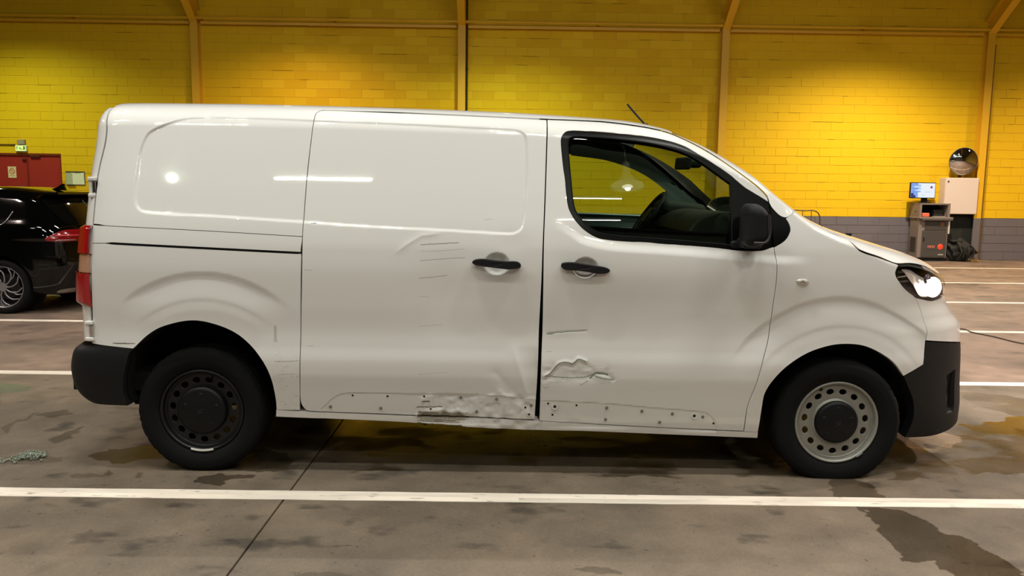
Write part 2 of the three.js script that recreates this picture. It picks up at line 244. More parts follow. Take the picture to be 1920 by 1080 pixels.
function panel(poly, { hole, cell = 0.012, surface = body, depth = 0.014 } = {}) {
  const ring = hole ? keyhole(poly, hole) : poly, [x0, y0, x1, y1] = bounds(poly), nx = Math.ceil((x1 - x0) / cell), ny = Math.ceil((y1 - y0) / cell);
  const edge = new Uint8Array(nx * ny), pos = [], nor = [], uv = [], index = [], seen = new Map();
  const mark = (x, y) => { for (let i = -1; i <= 1; i++) for (let j = -1; j <= 1; j++) { const a = Math.floor((x - x0) / cell) + i, b = Math.floor((y - y0) / cell) + j; if (a >= 0 && b >= 0 && a < nx && b < ny) edge[b * nx + a] = 1; } };
  ring.forEach((a, i) => { const b = ring[(i + 1) % ring.length], l = Math.hypot(b[0] - a[0], b[1] - a[1]), k = Math.ceil(l / cell * 2) + 1; for (let j = 0; j <= k; j++) mark(lerp(a[0], b[0], j / k), lerp(a[1], b[1], j / k)); });
  const vertex = (x, y) => {
    const key = Math.round(x * 5e5) * 1e7 + Math.round(y * 5e5);
    if (!seen.has(key)) { seen.set(key, pos.length / 3); pos.push(...surface(x, y)); nor.push(...pressed(surface, x, y)); uv.push(x, y); }
    return seen.get(key);
  };
  for (let b = 0; b < ny; b++) for (let a = 0; a < nx; a++) {
    const cx = x0 + a * cell, cy = y0 + b * cell;
    if (!edge[b * nx + a]) {
      if (!inside(cx + cell / 2, cy + cell / 2, ring)) continue;
      const q = [vertex(cx, cy), vertex(cx + cell, cy), vertex(cx + cell, cy + cell), vertex(cx, cy + cell)];
      index.push(q[0], q[1], q[2], q[0], q[2], q[3]);
    } else {
      let q = clipTo(ring, cx, cy, cx + cell, cy + cell);
      q = q.filter((p, i) => Math.hypot(p[0] - q[(i + 1) % q.length][0], p[1] - q[(i + 1) % q.length][1]) > 1e-7);
      if (q.length < 3 || Math.abs(area(q)) < 1e-9) continue;
      const flip = area(q) < 0 ? [...q].reverse() : q;
      for (const t of THREE.ShapeUtils.triangulateShape(flip.map((p) => new THREE.Vector2(...p)), [])) {
        const tri = t.map((i) => flip[i]);
        if (area(tri) < 0) tri.reverse();
        index.push(...tri.map((p) => vertex(...p)));
      }
    }
  }
  const rim = (r) => {                                                // the folded edge of the sheet
    const s = area(r) > 0 ? 1 : -1;
    r.forEach((a, i) => {
      const b = r[(i + 1) % r.length], l = Math.hypot(b[0] - a[0], b[1] - a[1]);
      if (l < 1e-6) return;
      const P = surface(...a), Q = surface(...b), N = pressed(surface, (a[0] + b[0]) / 2, (a[1] + b[1]) / 2), e = Q.map((v, k) => v - P[k]), o = [e[1] * N[2] - e[2] * N[1], e[2] * N[0] - e[0] * N[2], e[0] * N[1] - e[1] * N[0]], m = (Math.hypot(...o) || 1) * s, at = pos.length / 3;
      for (const [p, k] of [[P, 0], [Q, 0], [Q, 1], [P, 1]]) { pos.push(...p.map((v, j) => v - N[j] * depth * k)); nor.push(...o.map((v) => v / m)); uv.push(...a); }
      index.push(...(s > 0 ? [at, at + 2, at + 1, at, at + 3, at + 2] : [at, at + 1, at + 2, at, at + 2, at + 3]));
    });
  };
  if (depth) { rim(poly); if (hole) rim(area(hole) * area(poly) > 0 ? [...hole].reverse() : hole); }
  return geometry(pos, nor, uv, index);
}
function geometry(pos, nor, uv, index) {
  const g = new THREE.BufferGeometry();
  g.setAttribute('position', new THREE.Float32BufferAttribute(pos, 3));
  if (nor) g.setAttribute('normal', new THREE.Float32BufferAttribute(nor, 3));
  g.setAttribute('uv', new THREE.Float32BufferAttribute(uv, 2));
  g.setIndex(index);
  if (!nor) g.computeVertexNormals();
  return g;
}
function farSide(g) {                                                 // the same panel on the other side of the van
  const m = g.clone();
  if (!m.index) m.setIndex([...Array(m.attributes.position.count).keys()]);
  const p = m.attributes.position, n = m.attributes.normal, i = m.index;
  for (let k = 0; k < p.count; k++) { p.setZ(k, -p.getZ(k)); n.setZ(k, -n.getZ(k)); }
  for (let k = 0; k < i.count; k += 3) { const a = i.getX(k); i.setX(k, i.getX(k + 1)); i.setX(k + 1, a); }
  return m;
}
// a patch over the top of the body: columns along u, from the height low(u) up and over towards the middle; q is the share of the half width
function over(us, from, to, n, sink = 0) {
  const pos = [], uv = [], index = [], m = n + 1;
  us.forEach((u) => {
    const y0 = from(u);
    for (let j = 0; j <= n; j++) {
      const x0 = plan(u, 1.2)[0], yt = topLine(x0) - sink, r = cornerDrop(x0), f = j / n;
      let q0 = y0.q;
      if (q0 === undefined) { const t = clamp((y0 - yt + r) / r, 0, 1); q0 = (1 - t * t) ** (1 / 4.6); }
      const q1 = to(u), k = 1 - (1 - f) ** 1.0, q = lerp(q0, q1, k), flat = y0.q === undefined && y0 < yt - r && j === 0;
      const y = flat ? y0 : yt - r + r * Math.sqrt(Math.max(0, 1 - q ** 4.6)), [x, w] = plan(u, y);
      pos.push(x, y, sideWidth(y) * w * q - sink * q); uv.push(x, sideWidth(y) * w * q);
    }
  });
  for (let i = 0; i < us.length - 1; i++) for (let j = 0; j < n; j++) { const a = i * m + j; index.push(a, a + m, a + m + 1, a, a + m + 1, a + 1); }
  const g = geometry(pos, null, uv, index);
  return g;
}
const range = (a, b, n) => [...Array(n + 1).keys()].map((i) => lerp(a, b, i / n));

// how the sheet metal stands out from the smooth skin: pressings, arches, dents
const recess = smooth(T.recess, 0.02), recessBox = bounds(recess);
const moulding = [smooth(T.strip_slide, 0.02), smooth(T.strip_front, 0.02)];
const beltCrease = curve(T.crease_belt.filter((p, i) => i > 0));
const cups = [T.handle_slide[2], T.handle_front[2]];
const hubRear = [-1.64, 0.325], hubFront = [1.64, 0.306];
const bulge = (u, y, cx, cy, sx, sy, a) => a * Math.exp(-(((u - cx) / sx) ** 2) - ((y - cy) / sy) ** 2);
const fold = (u, y, l, w, a) => { const d = distLine(u, y, l); return d > 3 * w ? 0 : a * Math.exp(-(d / w) * (d / w)); };
function arch(u, y, hub, r0, r2, lo, hi) {                               // a shallow valley round the arch that rises again to the lip
  const du = u - hub[0], dy = y - hub[1], r = Math.hypot(du, dy), e = r0 - r;
  if (e < 0 || dy < 0) return 0;
  const f = sstep(lo, hi, dy / r);
  return f * (-0.007 * sstep(0, 0.035, e) + 0.013 * sstep(0.03, 0.17, e) - 0.0018 * sstep(r2, r2 - 0.025, r) + 0.0028 * sstep(r2 - 0.02, r2 - 0.07, r));
}
const crease = (u, y, l, w, a) => { const d = distLine(u, y, l); return d > 5 * w ? 0 : a * Math.exp(-Math.sqrt(d * d + w * w * 0.05) / w); };
const rightOf = (u, y, a, b) => ((u - a[0]) * (b[1] - a[1]) - (y - a[1]) * (b[0] - a[0])) / Math.hypot(b[0] - a[0], b[1] - a[1]);
function dents(u, y) {
  if (u < -1.15 || u > 1.2) return 0;
  let d = 0;
  if (u < 0.108) {
    d += bulge(u, y, -0.36, 0.98, 0.17, 0.2, -0.012) + bulge(u, y, -0.05, 1.21, 0.07, 0.06, -0.004) + bulge(u, y, 0.02, 0.9, 0.1, 0.2, -0.006);
    d += crease(u, y, T.d_ridge, 0.012, 0.0042) * sstep(-0.66, -0.58, u) * sstep(-0.38, -0.46, u);
    d -= 0.2 * sstep(0.7, 0.56, y) * Math.max(0, -rightOf(u, y, [-0.03, 0.67], [0.075, 0.3]) - 0.004) ;
    d += crease(u, y, T.d_fold1, 0.02, 0.007) + crease(u, y, [[-0.03, 0.668], [0.03, 0.45]], 0.02, 0.004) + crease(u, y, T.d_fold3, 0.025, -0.004);
    if (y < 0.45 && u > -0.56) {
      const e = sstep(-0.56, -0.48, u) * sstep(0.45, 0.42, y);
      d += e * ((noise(u * 26 + 9, y * 30 + 4) - 0.5) * 0.011 + (noise(u * 60, y * 55 + 7) - 0.5) * 0.004);
      d += fold(u, y, T.d_tear, 0.009, 0.006) - (y < 0.33 && u < -0.27 ? 0.004 * sstep(-0.535, -0.52, u) : 0);
    }
  } else {
    d += bulge(u, y, 0.27, 0.55, 0.13, 0.06, -0.009) + bulge(u, y, 0.5, 0.86, 0.26, 0.16, -0.006);
    d += fold(u, y, T.d_crack, 0.011, 0.005) - fold(u, y - -0.018, T.d_crack, 0.012, 0.005) + fold(u, y, T.d_star.slice(2), 0.009, -0.004) + fold(u, y, T.d_scrF, 0.006, -0.0015);
    if (y < 0.62 && u < 0.52 && y > 0.5) d += (noise(u * 40, y * 44) - 0.5) * 0.004 * sstep(0.52, 0.44, u) * sstep(0.62, 0.58, y) * sstep(0.5, 0.53, y);
    d += y < 0.42 && u < 0.5 ? (noise(u * 14 + 3, y * 18) - 0.5) * 0.005 * sstep(0.42, 0.39, y) * sstep(0.5, 0.4, u) : 0;
  }
  return d;
}
function relief(u, y) {
  let d = 0;
  if (u > recessBox[0] && u < recessBox[2] && y > recessBox[1] && y < recessBox[3] && inside(u, y, recess)) {
    let e = 9; for (let i = 0; i < recess.length; i++) e = Math.min(e, dist2seg(u, y, recess[i], recess[(i + 1) % recess.length]));
    d -= 0.0075 * sstep(0, 0.016, e);
  }
  for (const m of moulding) if (y < 0.45 && inside(u, y, m)) { let e = 9; for (let i = 0; i < m.length; i++) e = Math.min(e, dist2seg(u, y, m[i], m[(i + 1) % m.length])); d -= 0.0035 * sstep(0, 0.006, e); }
  if (u < -1.125) d += arch(u, y, hubRear, 0.735, 0.6, 0.74, 0.93);
  if (u > 0.9) d += arch(u, y, hubFront, 0.665, 0.52, 0.45, 0.75);
  if (u > 0.11 && u < 1.5 && y > 0.8 && y < 1.4) { const e = y - beltCrease(Math.min(u, 1.29)), f = sstep(0.13, 0.34, u) * sstep(1.5, 1.3, u); d += f * 0.016 * (e > 0 ? sstep(0.05, 0.0, e) : sstep(0.34, 0, -e)); }
  for (const [a, b] of cups) { const e = ((u - a) / 0.062) ** 2 + ((y - b) / 0.054) ** 2; if (e < 1.25) d -= 0.03 * (1 - sstep(0.2, 1.2, e)); }
  return d + dents(u, y);
}
function body(u, y) { const p = skin(u, y); p[2] += relief(u, y); return p; }
const inset = (k, s = skin) => (u, y) => { const p = s(u, y), n = pressed(skin, u, y); return [p[0] - n[0] * k, p[1] - n[1] * k, p[2] - n[2] * k]; };
// ---------------------------------------------------------------- floor: concrete slabs, stains, one painted patch of light, painted bay lines
const STAINS_AND_LIGHT = {
  trail: [[1.63, 1.27], [1.74, 1.28], [1.82, 1.35], [1.86, 1.49], [1.93, 1.6], [1.97, 1.73], [2, 1.83], [1.97, 1.96], [1.94, 2.1], [1.68, 2.1], [1.7, 1.85], [1.56, 1.84], [1.6, 1.74], [1.64, 1.52], [1.65, 1.38]],
  smear: [[1.57, 0.95], [1.76, 0.91], [1.8, 1.06], [1.8, 1.15], [1.79, 1.26], [1.66, 1.26], [1.59, 1.17], [1.6, 1.02]],
  puddle: [[2.3, 0.29], [2.31, 0.49], [2.38, 0.79], [2.65, 0.82], [3.03, 0.64], [3.3, 0.25], [2.97, 0.05], [2.89, -0.06], [2.61, 0.28], [2.42, 0.39]],
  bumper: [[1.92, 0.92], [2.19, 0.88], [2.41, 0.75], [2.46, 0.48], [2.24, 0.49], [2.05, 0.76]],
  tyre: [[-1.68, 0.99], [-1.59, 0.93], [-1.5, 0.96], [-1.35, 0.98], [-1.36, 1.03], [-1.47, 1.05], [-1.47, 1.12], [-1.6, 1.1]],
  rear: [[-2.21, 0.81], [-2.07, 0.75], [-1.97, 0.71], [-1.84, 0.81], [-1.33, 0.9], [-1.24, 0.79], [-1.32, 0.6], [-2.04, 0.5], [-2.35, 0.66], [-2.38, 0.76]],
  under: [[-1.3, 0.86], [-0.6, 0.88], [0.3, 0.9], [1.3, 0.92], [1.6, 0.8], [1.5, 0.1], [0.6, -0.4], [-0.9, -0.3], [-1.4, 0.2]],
  drip_a: [[-2.69, 0.48], [-2.73, 0.3], [-2.69, 0.17], [-2.66, 0.26], [-2.64, 0.43]], drip_b: [[-3.18, 0.19], [-3.16, 0.07], [-3.17, -0.1], [-3.15, -0.14], [-3.13, -0.04], [-3.12, 0.13], [-3.08, 0.35]],
  drip_c: [[-3.13, -0.11], [-3.03, -0.17], [-2.93, -0.15], [-2.95, -0.03], [-3.04, 0.01]], drip_d: [[-2.34, 0.99], [-2.25, 0.96], [-2.16, 1.01], [-2.28, 1.04]], drip_e: [[-2.18, 0.98], [-2.16, 0.9], [-2.14, 0.97], [-2.15, 1.01]],
  drip_f: [[-2.01, 0.96], [-1.95, 0.95], [-1.94, 1.01], [-1.97, 1.02]], drip_g: [[-2.83, 0.74], [-2.7, 0.71], [-2.45, 0.73], [-2.5, 0.8], [-2.77, 0.83]],
  patch_a: [[0.21, 1.96], [0.28, 1.94], [0.37, 1.92], [0.4, 1.96], [0.32, 1.99], [0.23, 1.99]], patch_b: [[-0.86, 2], [-0.78, 1.98], [-0.61, 1.98], [-0.65, 2.01], [-0.77, 2.04]], patch_c: [[-0.74, 1.79], [-0.69, 1.75], [-0.66, 1.74], [-0.7, 1.78]],
  oil: [[2.86, -0.06], [3.14, -0.19], [3.45, -0.32], [3.62, -0.21], [3.3, 0.25], [3.1, 0.1], [2.88, 0.08]], damp: [[3.37, -0.97], [3.55, -0.93], [3.69, -0.82], [3.8, -0.47], [3.53, -0.08], [3.37, -0.32], [3.27, -0.59]],
  lit_patch: [[2.3, 0.37], [2.36, 0.22], [2.5, 0.12], [2.62, 0.08], [2.74, 0.12], [2.7, 0.26], [2.58, 0.36], [2.46, 0.33], [2.4, 0.42]],  // bright patch: light on the floor by the bumper, painted into the colour
  green: [[-3.95, -0.83], [-3.71, -0.87], [-3.55, -0.71], [-3.68, -0.56]],
};
const WET = { trail: 0.85, smear: 0.55, puddle: 0.7, bumper: 0.5, tyre: 0.8, rear: 0.6, under: 0.55, oil: 0.8, damp: 0.3, lit_patch: 0.3 };
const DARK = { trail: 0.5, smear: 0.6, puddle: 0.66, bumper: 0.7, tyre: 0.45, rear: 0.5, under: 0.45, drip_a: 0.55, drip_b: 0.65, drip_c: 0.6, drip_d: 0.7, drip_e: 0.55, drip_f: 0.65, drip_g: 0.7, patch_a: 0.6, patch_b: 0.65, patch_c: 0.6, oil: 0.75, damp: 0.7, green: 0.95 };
const stainLightList = Object.entries(STAINS_AND_LIGHT).map(([k, p]) => ({ k, p: smooth(p, 0.04), b: bounds(p) }));
function stainLightAt(x, z) {                                              // [colour factor r, g, b, wetness]
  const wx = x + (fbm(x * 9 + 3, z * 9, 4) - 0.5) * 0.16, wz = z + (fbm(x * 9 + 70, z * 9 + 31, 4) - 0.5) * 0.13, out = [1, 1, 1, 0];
  for (const { k, p, b } of stainLightList) if (wx > b[0] && wx < b[2] && wz > b[1] && wz < b[3] && inside(wx, wz, p)) {
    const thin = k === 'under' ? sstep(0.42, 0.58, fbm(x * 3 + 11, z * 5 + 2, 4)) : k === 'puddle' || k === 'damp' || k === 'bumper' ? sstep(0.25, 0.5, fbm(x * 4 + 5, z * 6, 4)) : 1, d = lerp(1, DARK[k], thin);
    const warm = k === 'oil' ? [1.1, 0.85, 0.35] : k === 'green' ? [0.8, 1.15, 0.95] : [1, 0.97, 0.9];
    for (let i = 0; i < 3; i++) out[i] = k === 'lit_patch' ? [1.75, 1.6, 1.55][i] * (0.85 + 0.3 * fbm(x * 40, z * 60, 2)) : Math.min(out[i], d * (1 + (warm[i] - 1) * thin));
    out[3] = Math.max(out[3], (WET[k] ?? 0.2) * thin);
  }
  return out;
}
const NEAR = [-4.3, -1.2, 8.6, 3.9];                                  // the part of the floor round the van: x, z, width, depth
function concrete(x, z) {
  const a = fbm(x * 0.9 + 40, z * 0.9 + 7, 4), b = fbm(x * 7, z * 7 + 50, 4), c = noise(x * 160, z * 160), s = fbm(x * 2.1 + 9, z * 5.2, 3);
  let v = 93 + (a - 0.5) * 46 + (b - 0.5) * 26 + (c - 0.5) * 12 + (s - 0.5) * 16;
  const blot = fbm(x * 5 + 200, z * 8 + 90, 4); if (blot > 0.66) v -= (blot - 0.66) * 190;
  const fleck = noise(x * 34 + 17, z * 48 + 5); if (fleck > 0.965) v -= 26;
  return [v * 1.06, v * 0.93, v * 0.79];
}
const nearMap = texture(2048, 1024, (i, j) => { const x = NEAR[0] + (i + 0.5) / 2048 * NEAR[2], z = NEAR[1] + (j + 0.5) / 1024 * NEAR[3], c = concrete(x, z), s = stainLightAt(x, z); return [c[0] * Math.sqrt(s[0]), c[1] * Math.sqrt(s[1]), c[2] * Math.sqrt(s[2])]; });
const nearRough = texture(1024, 512, (i, j) => { const x = NEAR[0] + (i + 0.5) / 1024 * NEAR[2], z = NEAR[1] + (j + 0.5) / 512 * NEAR[3], s = stainLightAt(x, z), v = 255 * clamp(0.62 + (fbm(x * 6, z * 6, 3) - 0.5) * 0.3 - 0.52 * s[3], 0.1, 1); return [v, v, v]; }, false);
const farMap = texture(1024, 1024, (i, j) => { const x = i / 1024 * 8, z = j / 1024 * 8, a = fbm(x * 2, z * 2, 5, 16), b = fbm(x * 8 + 3, z * 8, 4, 64), blot = fbm(x * 3 + 1, z * 4 + 6, 4, 24); let v = 103 + (a - 0.5) * 50 + (b - 0.5) * 26 - Math.max(0, blot - 0.62) * 150; return [v * 1.09, v * 0.92, v * 0.81]; });
for (const t of [nearMap, nearRough]) { t.wrapS = t.wrapT = THREE.ClampToEdgeWrapping; t.repeat.set(1 / NEAR[2], 1 / NEAR[3]); t.offset.set(-NEAR[0] / NEAR[2], -NEAR[1] / NEAR[3]); }
farMap.repeat.set(1 / 8, 1 / 8);
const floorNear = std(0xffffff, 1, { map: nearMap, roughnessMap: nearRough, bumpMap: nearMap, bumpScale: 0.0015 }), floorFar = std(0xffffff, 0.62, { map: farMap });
const floor = new THREE.Group(); floor.name = 'floor'; scene.add(floor); tag(floor, 'worn stained grey-brown concrete hall floor with white bay lines', 'floor', null, 'structure');
function slab(x0, x1, z0, z1, m) {                                     // top face with worn, slightly rounded edges; uv in metres
  const g = rbox(x1 - x0, 0.15, z1 - z0, 0.004, (x0 + x1) / 2, -0.075, (z0 + z1) / 2, 2), p = g.attributes.position, uv = g.attributes.uv;
  for (let i = 0; i < p.count; i++) uv.setXY(i, p.getX(i), p.getZ(i));
  obj('floor_slab', g, m, floor);
}
const JOINT = -1.125, gap = 0.004;
slab(-20, JOINT - gap, -14.2, NEAR[1] - 0.001, floorFar); slab(JOINT + gap, 20, -14.2, NEAR[1] - 0.001, floorFar);
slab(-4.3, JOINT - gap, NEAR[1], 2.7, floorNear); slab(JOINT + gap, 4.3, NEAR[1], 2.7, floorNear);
slab(-20, JOINT - gap, 2.701, 17, floorFar); slab(JOINT + gap, 20, 2.701, 17, floorFar);
slab(-20, -4.301, NEAR[1], 2.7, floorFar); slab(4.301, 20, NEAR[1], 2.7, floorFar);
obj('floor_bed', box(40.4, 0.1, 31.6, 0, -0.205, 1.4), std(0x2b2723, 0.95), floor);
// bay lines, a skin of white road paint
const paintMap = texture(1024, 128, (i, j) => { const x = i / 1024 * 12, z = j / 128 * 0.12, w = fbm(x * 14, z * 60, 4), s = fbm(x * 3, z * 10 + 5, 3); let v = 232 - (s - 0.4) * 60; if (w > 0.77) v = 165; return [v, v * 0.945, v * 0.885]; });
paintMap.repeat.set(1 / 12, 1 / 0.12);
const linePaint = std(0xffffff, 0.55, { map: paintMap });
[[1.23, -12, 12], [-1.235, -13, 13], [-3.67, -14, 14], [-6.09, -14, 14], [-8.62, -14, 14], [-11.45, -14, 14]].forEach(([z, x0, x1]) => {
  const n = 240, s = new THREE.Shape(), e = (x, k) => (noise(x * 9 + k * 50 + z * 3, 7.3) - 0.5) * 0.006;
  for (let i = 0; i <= n; i++) { const x = lerp(x0, x1, i / n); i ? s.lineTo(x, 0.055 + e(x, 0)) : s.moveTo(x, 0.055 + e(x, 0)); }
  for (let i = n; i >= 0; i--) { const x = lerp(x0, x1, i / n); s.lineTo(x, -0.055 + e(x, 1)); }
  const g = new THREE.ExtrudeGeometry(s, { depth: 0.0022, bevelEnabled: false }).rotateX(-Math.PI / 2).translate(0, 0, z);
  obj('painted_line', g, linePaint, floor);
});

// ---------------------------------------------------------------- back wall: painted concrete blocks between steel columns
const wallBump = grain.clone(); wallBump.repeat.set(4, 4); wallBump.needsUpdate = true;
const blockPaint = [0xe2b81a, 0xe6bd20, 0xdeb218].map((c) => phys(c, 0.65, { bumpMap: wallBump, bumpScale: 0.003, specularIntensity: 0.35 }));
const greyPaint = [0x686267, 0x6b656a, 0x655f64].map((c) => std(c, 0.65, { bumpMap: wallBump, bumpScale: 0.003 }));
const yellowSteel = std(0xdba91c, 0.5), yellowJoint = std(0xd9ae12, 0.7), greyJoint = std(0x635d62, 0.8);
const back = new THREE.Group(); back.name = 'wall_back'; back.position.set(0, 0, -13.45); back.rotation.y = 0.016; scene.add(back);
tag(back, 'yellow painted concrete block wall with grey lower band', 'wall', null, 'structure');
const COURSE = 0.196, BLOCK = 0.5, DOOR = [-11.92, -10.36, 2.2];
const mortarBox = (x0, x1, y0, y1) => box(x1 - x0, y1 - y0, 0.2, (x0 + x1) / 2, (y0 + y1) / 2, -0.1045);
const wallMortar = [mortarBox(-20, 20, DOOR[2], 8.7), mortarBox(-20, DOOR[0], 0.98, DOOR[2]), mortarBox(DOOR[1], 20, 0.98, DOOR[2])], mortarGrey = [mortarBox(-20, DOOR[0], 0, 0.98), mortarBox(DOOR[1], 20, 0, 0.98)];
obj('wall_core', box(40, 8.7, 0.2, 0, 4.35, -0.305), yellowJoint, back);
obj('mortar', wallMortar, yellowJoint, back); obj('mortar', mortarGrey, greyJoint, back);
const blockShapes = {};
function blockShape(w, h, v) {                                         // a face with worn chamfers, a little proud or shy
  const k = [w.toFixed(3), v].join();
  if (!blockShapes[k]) {
    const a = w / 2, b = h / 2, c = 0.004, d = 0.0 + [0.001, 0.0025, 0.004, 0.0015][v], e = -0.014, P = [[-a, -b, e], [a, -b, e], [a, b, e], [-a, b, e], [-a + c, -b + c, d], [a - c, -b + c, d], [a - c, b - c, d], [-a + c, b - c, d]], pos = [], uv = [], index = [];
    for (const q of [[4, 5, 6, 7], [0, 1, 5, 4], [1, 2, 6, 5], [2, 3, 7, 6], [3, 0, 4, 7]]) { const n = pos.length / 3; q.forEach((i) => { pos.push(...P[i]); uv.push(P[i][0] + v * 0.37, P[i][1] + v * 0.21); }); index.push(n, n + 1, n + 2, n, n + 2, n + 3); }
    blockShapes[k] = geometry(pos, null, uv, index);
  }
  return blockShapes[k];
}
const blocks = [];
for (let r = 0; r < 31; r++) {
  const y = (r + 0.5) * COURSE;
  for (let i = -25; i <= 25; i++) {
    let x0 = i * BLOCK + (r % 2) * 0.25 + (rnd() - 0.5) * 0.02, x1 = x0 + BLOCK - 0.007;
    if (y < DOOR[2]) { if (x0 >= DOOR[0] - 0.02 && x1 <= DOOR[1] + 0.02) continue; if (x0 < DOOR[1] && x1 > DOOR[1]) x0 = DOOR[1]; if (x0 < DOOR[0] && x1 > DOOR[0]) x1 = DOOR[0]; }
    if (x1 - x0 < 0.06) continue;
    const x = (x0 + x1) / 2, w = Math.round((x1 - x0) * 50) / 50 - 0.003, dx = x + 0.045, seen = y > 0.99 ? (x > 6.2 ? x < 11.5 : y > 3.35 && Math.abs(x) < 10.5) : x > 7.3 && x < 11.5;
    blocks.push({ x, y, w, r, v: Math.floor(rnd() * 4), t: Math.floor(rnd() * 3), far: seen ? Math.hypot(dx, y - 1.475, 18.35) : 99 });
  }
}
blocks.sort((a, b) => a.far - b.far);
const restYellow = [], restGrey = [];
blocks.forEach((b, i) => {
  const g = blockShape(b.w, COURSE - 0.0035, b.v), m = (b.r < 5 ? greyPaint : blockPaint)[b.t];
  if (i < 300) { const o = obj('block', g, m, back); o.position.set(b.x, b.y, 0); } else (b.r < 5 ? restGrey : restYellow).push(g.clone().translate(b.x, b.y, 0));
});
obj('block', restYellow, blockPaint[0], back).userData.kind = 'stuff'; obj('block', restGrey, greyPaint[0], back).userData.kind = 'stuff';

// joints where the pointing has fallen out
{ const gaps = []; for (let i = 0; i < 130; i++) { const r = 5 + Math.floor(rnd() * 26), x = lerp(-12, 12, rnd()), l = 0.1 + rnd() * 0.4; if (x > DOOR[0] - 0.5 && x < DOOR[1] + 0.4 && r < 12) continue; gaps.push(box(l, 0.0065, 0.003, x, r * COURSE, 0.0042)); }
  obj('open_joint', gaps, std(0x86680e, 0.9), back).userData.kind = 'stuff'; }

// steel columns with knee braces running up towards the roof, the wall rail
function steelColumn(x, label) {
  const p = V(x, 0, 0).applyAxisAngle(V(0, 1, 0), 0.016), t = thing('steel_column', label, 'column', [p.x, 0, -13.45 + p.z], 0.016, 'yellow steel columns of the back wall');
  const beam = (y0, y1) => [[0.165, 0.012, 0.194], [0.165, 0.012, 0.012], [0.01, 0.17, 0.103]].map(([w, d, z]) => box(w, y1 - y0, d, 0, (y0 + y1) / 2, z));
  obj('shaft', beam(0.98, 5.18), yellowSteel, t); obj('shaft', beam(0.018, 0.98), greyPaint[0], t, 'grey painted foot of the column');
  obj('foot_plate', box(0.18, 0.018, 0.23, 0, 0.0095, 0.12), yellowSteel, t);
  const l = 2.6, a = 0.63;                                              // the haunch climbs into the hall
  const h = [box(0.165, 0.012, l, 0, 0, l / 2), box(0.01, 0.34, l, 0, 0.17, l / 2), box(0.165, 0.012, l, 0, 0.34, l / 2)];
  const rafter = obj('rafter', h.map((g) => g.rotateX(-a).translate(0, 5.12, 0.19)), yellowSteel, t);
  obj('rafter_extension', [box(0.165, 0.012, 9, 0, 0, 4.5), box(0.01, 0.34, 9, 0, 0.17, 4.5), box(0.165, 0.012, 9, 0, 0.34, 4.5)].map((g) => g.rotateX(-0.1).translate(0, 5.12 + l * Math.sin(a), 0.19 + l * Math.cos(a))), yellowSteel, t);
  return t;
}
[[-7.17, 'leftmost yellow steel column on the block wall, left of the white van roof'], [-1.235, 'yellow steel column above the middle of the van roof, beside a thin dark downpipe'], [4.68, 'yellow steel column rising behind the van windscreen'], [10.69, 'rightmost yellow steel column, beside the convex mirror and white cabinet']].forEach((a) => steelColumn(...a));
{ const p = V(0, 0, 0.0).applyAxisAngle(V(0, 1, 0), 0.016), t = thing('wall_rail', 'long thin yellow steel rail running along the top of the block wall', 'rail', [0, 5.2, -13.45], 0.016);
  obj('rail_tube', new THREE.CylinderGeometry(0.026, 0.026, 27, 12).rotateZ(Math.PI / 2).translate(0, 0, 0.235), yellowSteel, t);
  [[-13.4, -7.3], [-7.05, -1.35], [-1.1, 4.56], [4.8, 10.57], [10.81, 13.4]].forEach(([a, b]) => obj('flat_girt', [box(b - a, 0.008, 0.09, (a + b) / 2, -0.045, 0.06), box(b - a, 0.07, 0.006, (a + b) / 2, -0.08, 0.105)], yellowSteel, t));
  for (const x of [-10, -7.17, -4.2, -1.235, 1.7, 4.68, 7.7, 10.69]) obj('bracket', box(0.05, 0.05, 0.19, x + 0.12, -0.005, 0.115), yellowSteel, t); }
{ const t = thing('downpipe', 'thin dark downpipe running down the wall beside the middle column', 'pipe', [-1.12, 0, -13.36], 0.016);
  obj('pipe', cyl(0.02, 0.02, 5.9, 12, 0, 2.95, 0), std(0x2a2010, 0.6), t); for (const y of [0.6, 2.4, 4.2]) obj('pipe_clip', box(0.06, 0.02, 0.06, 0, y, -0.025), std(0x2a2010, 0.6), t); }
{ const t = thing('wall_conduit', 'dark conduit down the wall just right of the rightmost column', 'pipe', [10.86, 0, -13.575], 0.016);
  obj('pipe', cyl(0.016, 0.016, 4.9, 10, 0, 2.45, 0.02), std(0x8a6a20, 0.6), t); for (const y of [0.6, 2.4, 4.2]) obj('pipe_clip', box(0.05, 0.02, 0.04, 0, y, 0.012), std(0x8a6a20, 0.6), t); }

// the rest of the hall, behind and beside the camera
const hallPaint = std(0xb79a3a, 0.8), ceilingPaint = std(0x3c3a37, 0.9);
const struct = (name, g, m, label) => tag(obj(name, g, m), label, 'wall', null, 'structure');
struct('wall_left', box(0.3, 9, 31.6, -20.15, 4.2, 1.4), hallPaint, 'yellow side wall of the hall on the left'); struct('wall_right', box(0.3, 9, 31.6, 20.15, 4.2, 1.4), hallPaint, 'yellow side wall of the hall on the right');
struct('wall_front', box(40.6, 9, 0.3, 0, 4.2, 17.15), std(0x6e6a62, 0.85), 'pale wall of the hall behind the camera'); struct('ceiling', box(40.6, 0.3, 32, 0, 8.75, 1.4), ceilingPaint, 'grey metal ceiling of the hall').userData.category = 'ceiling';
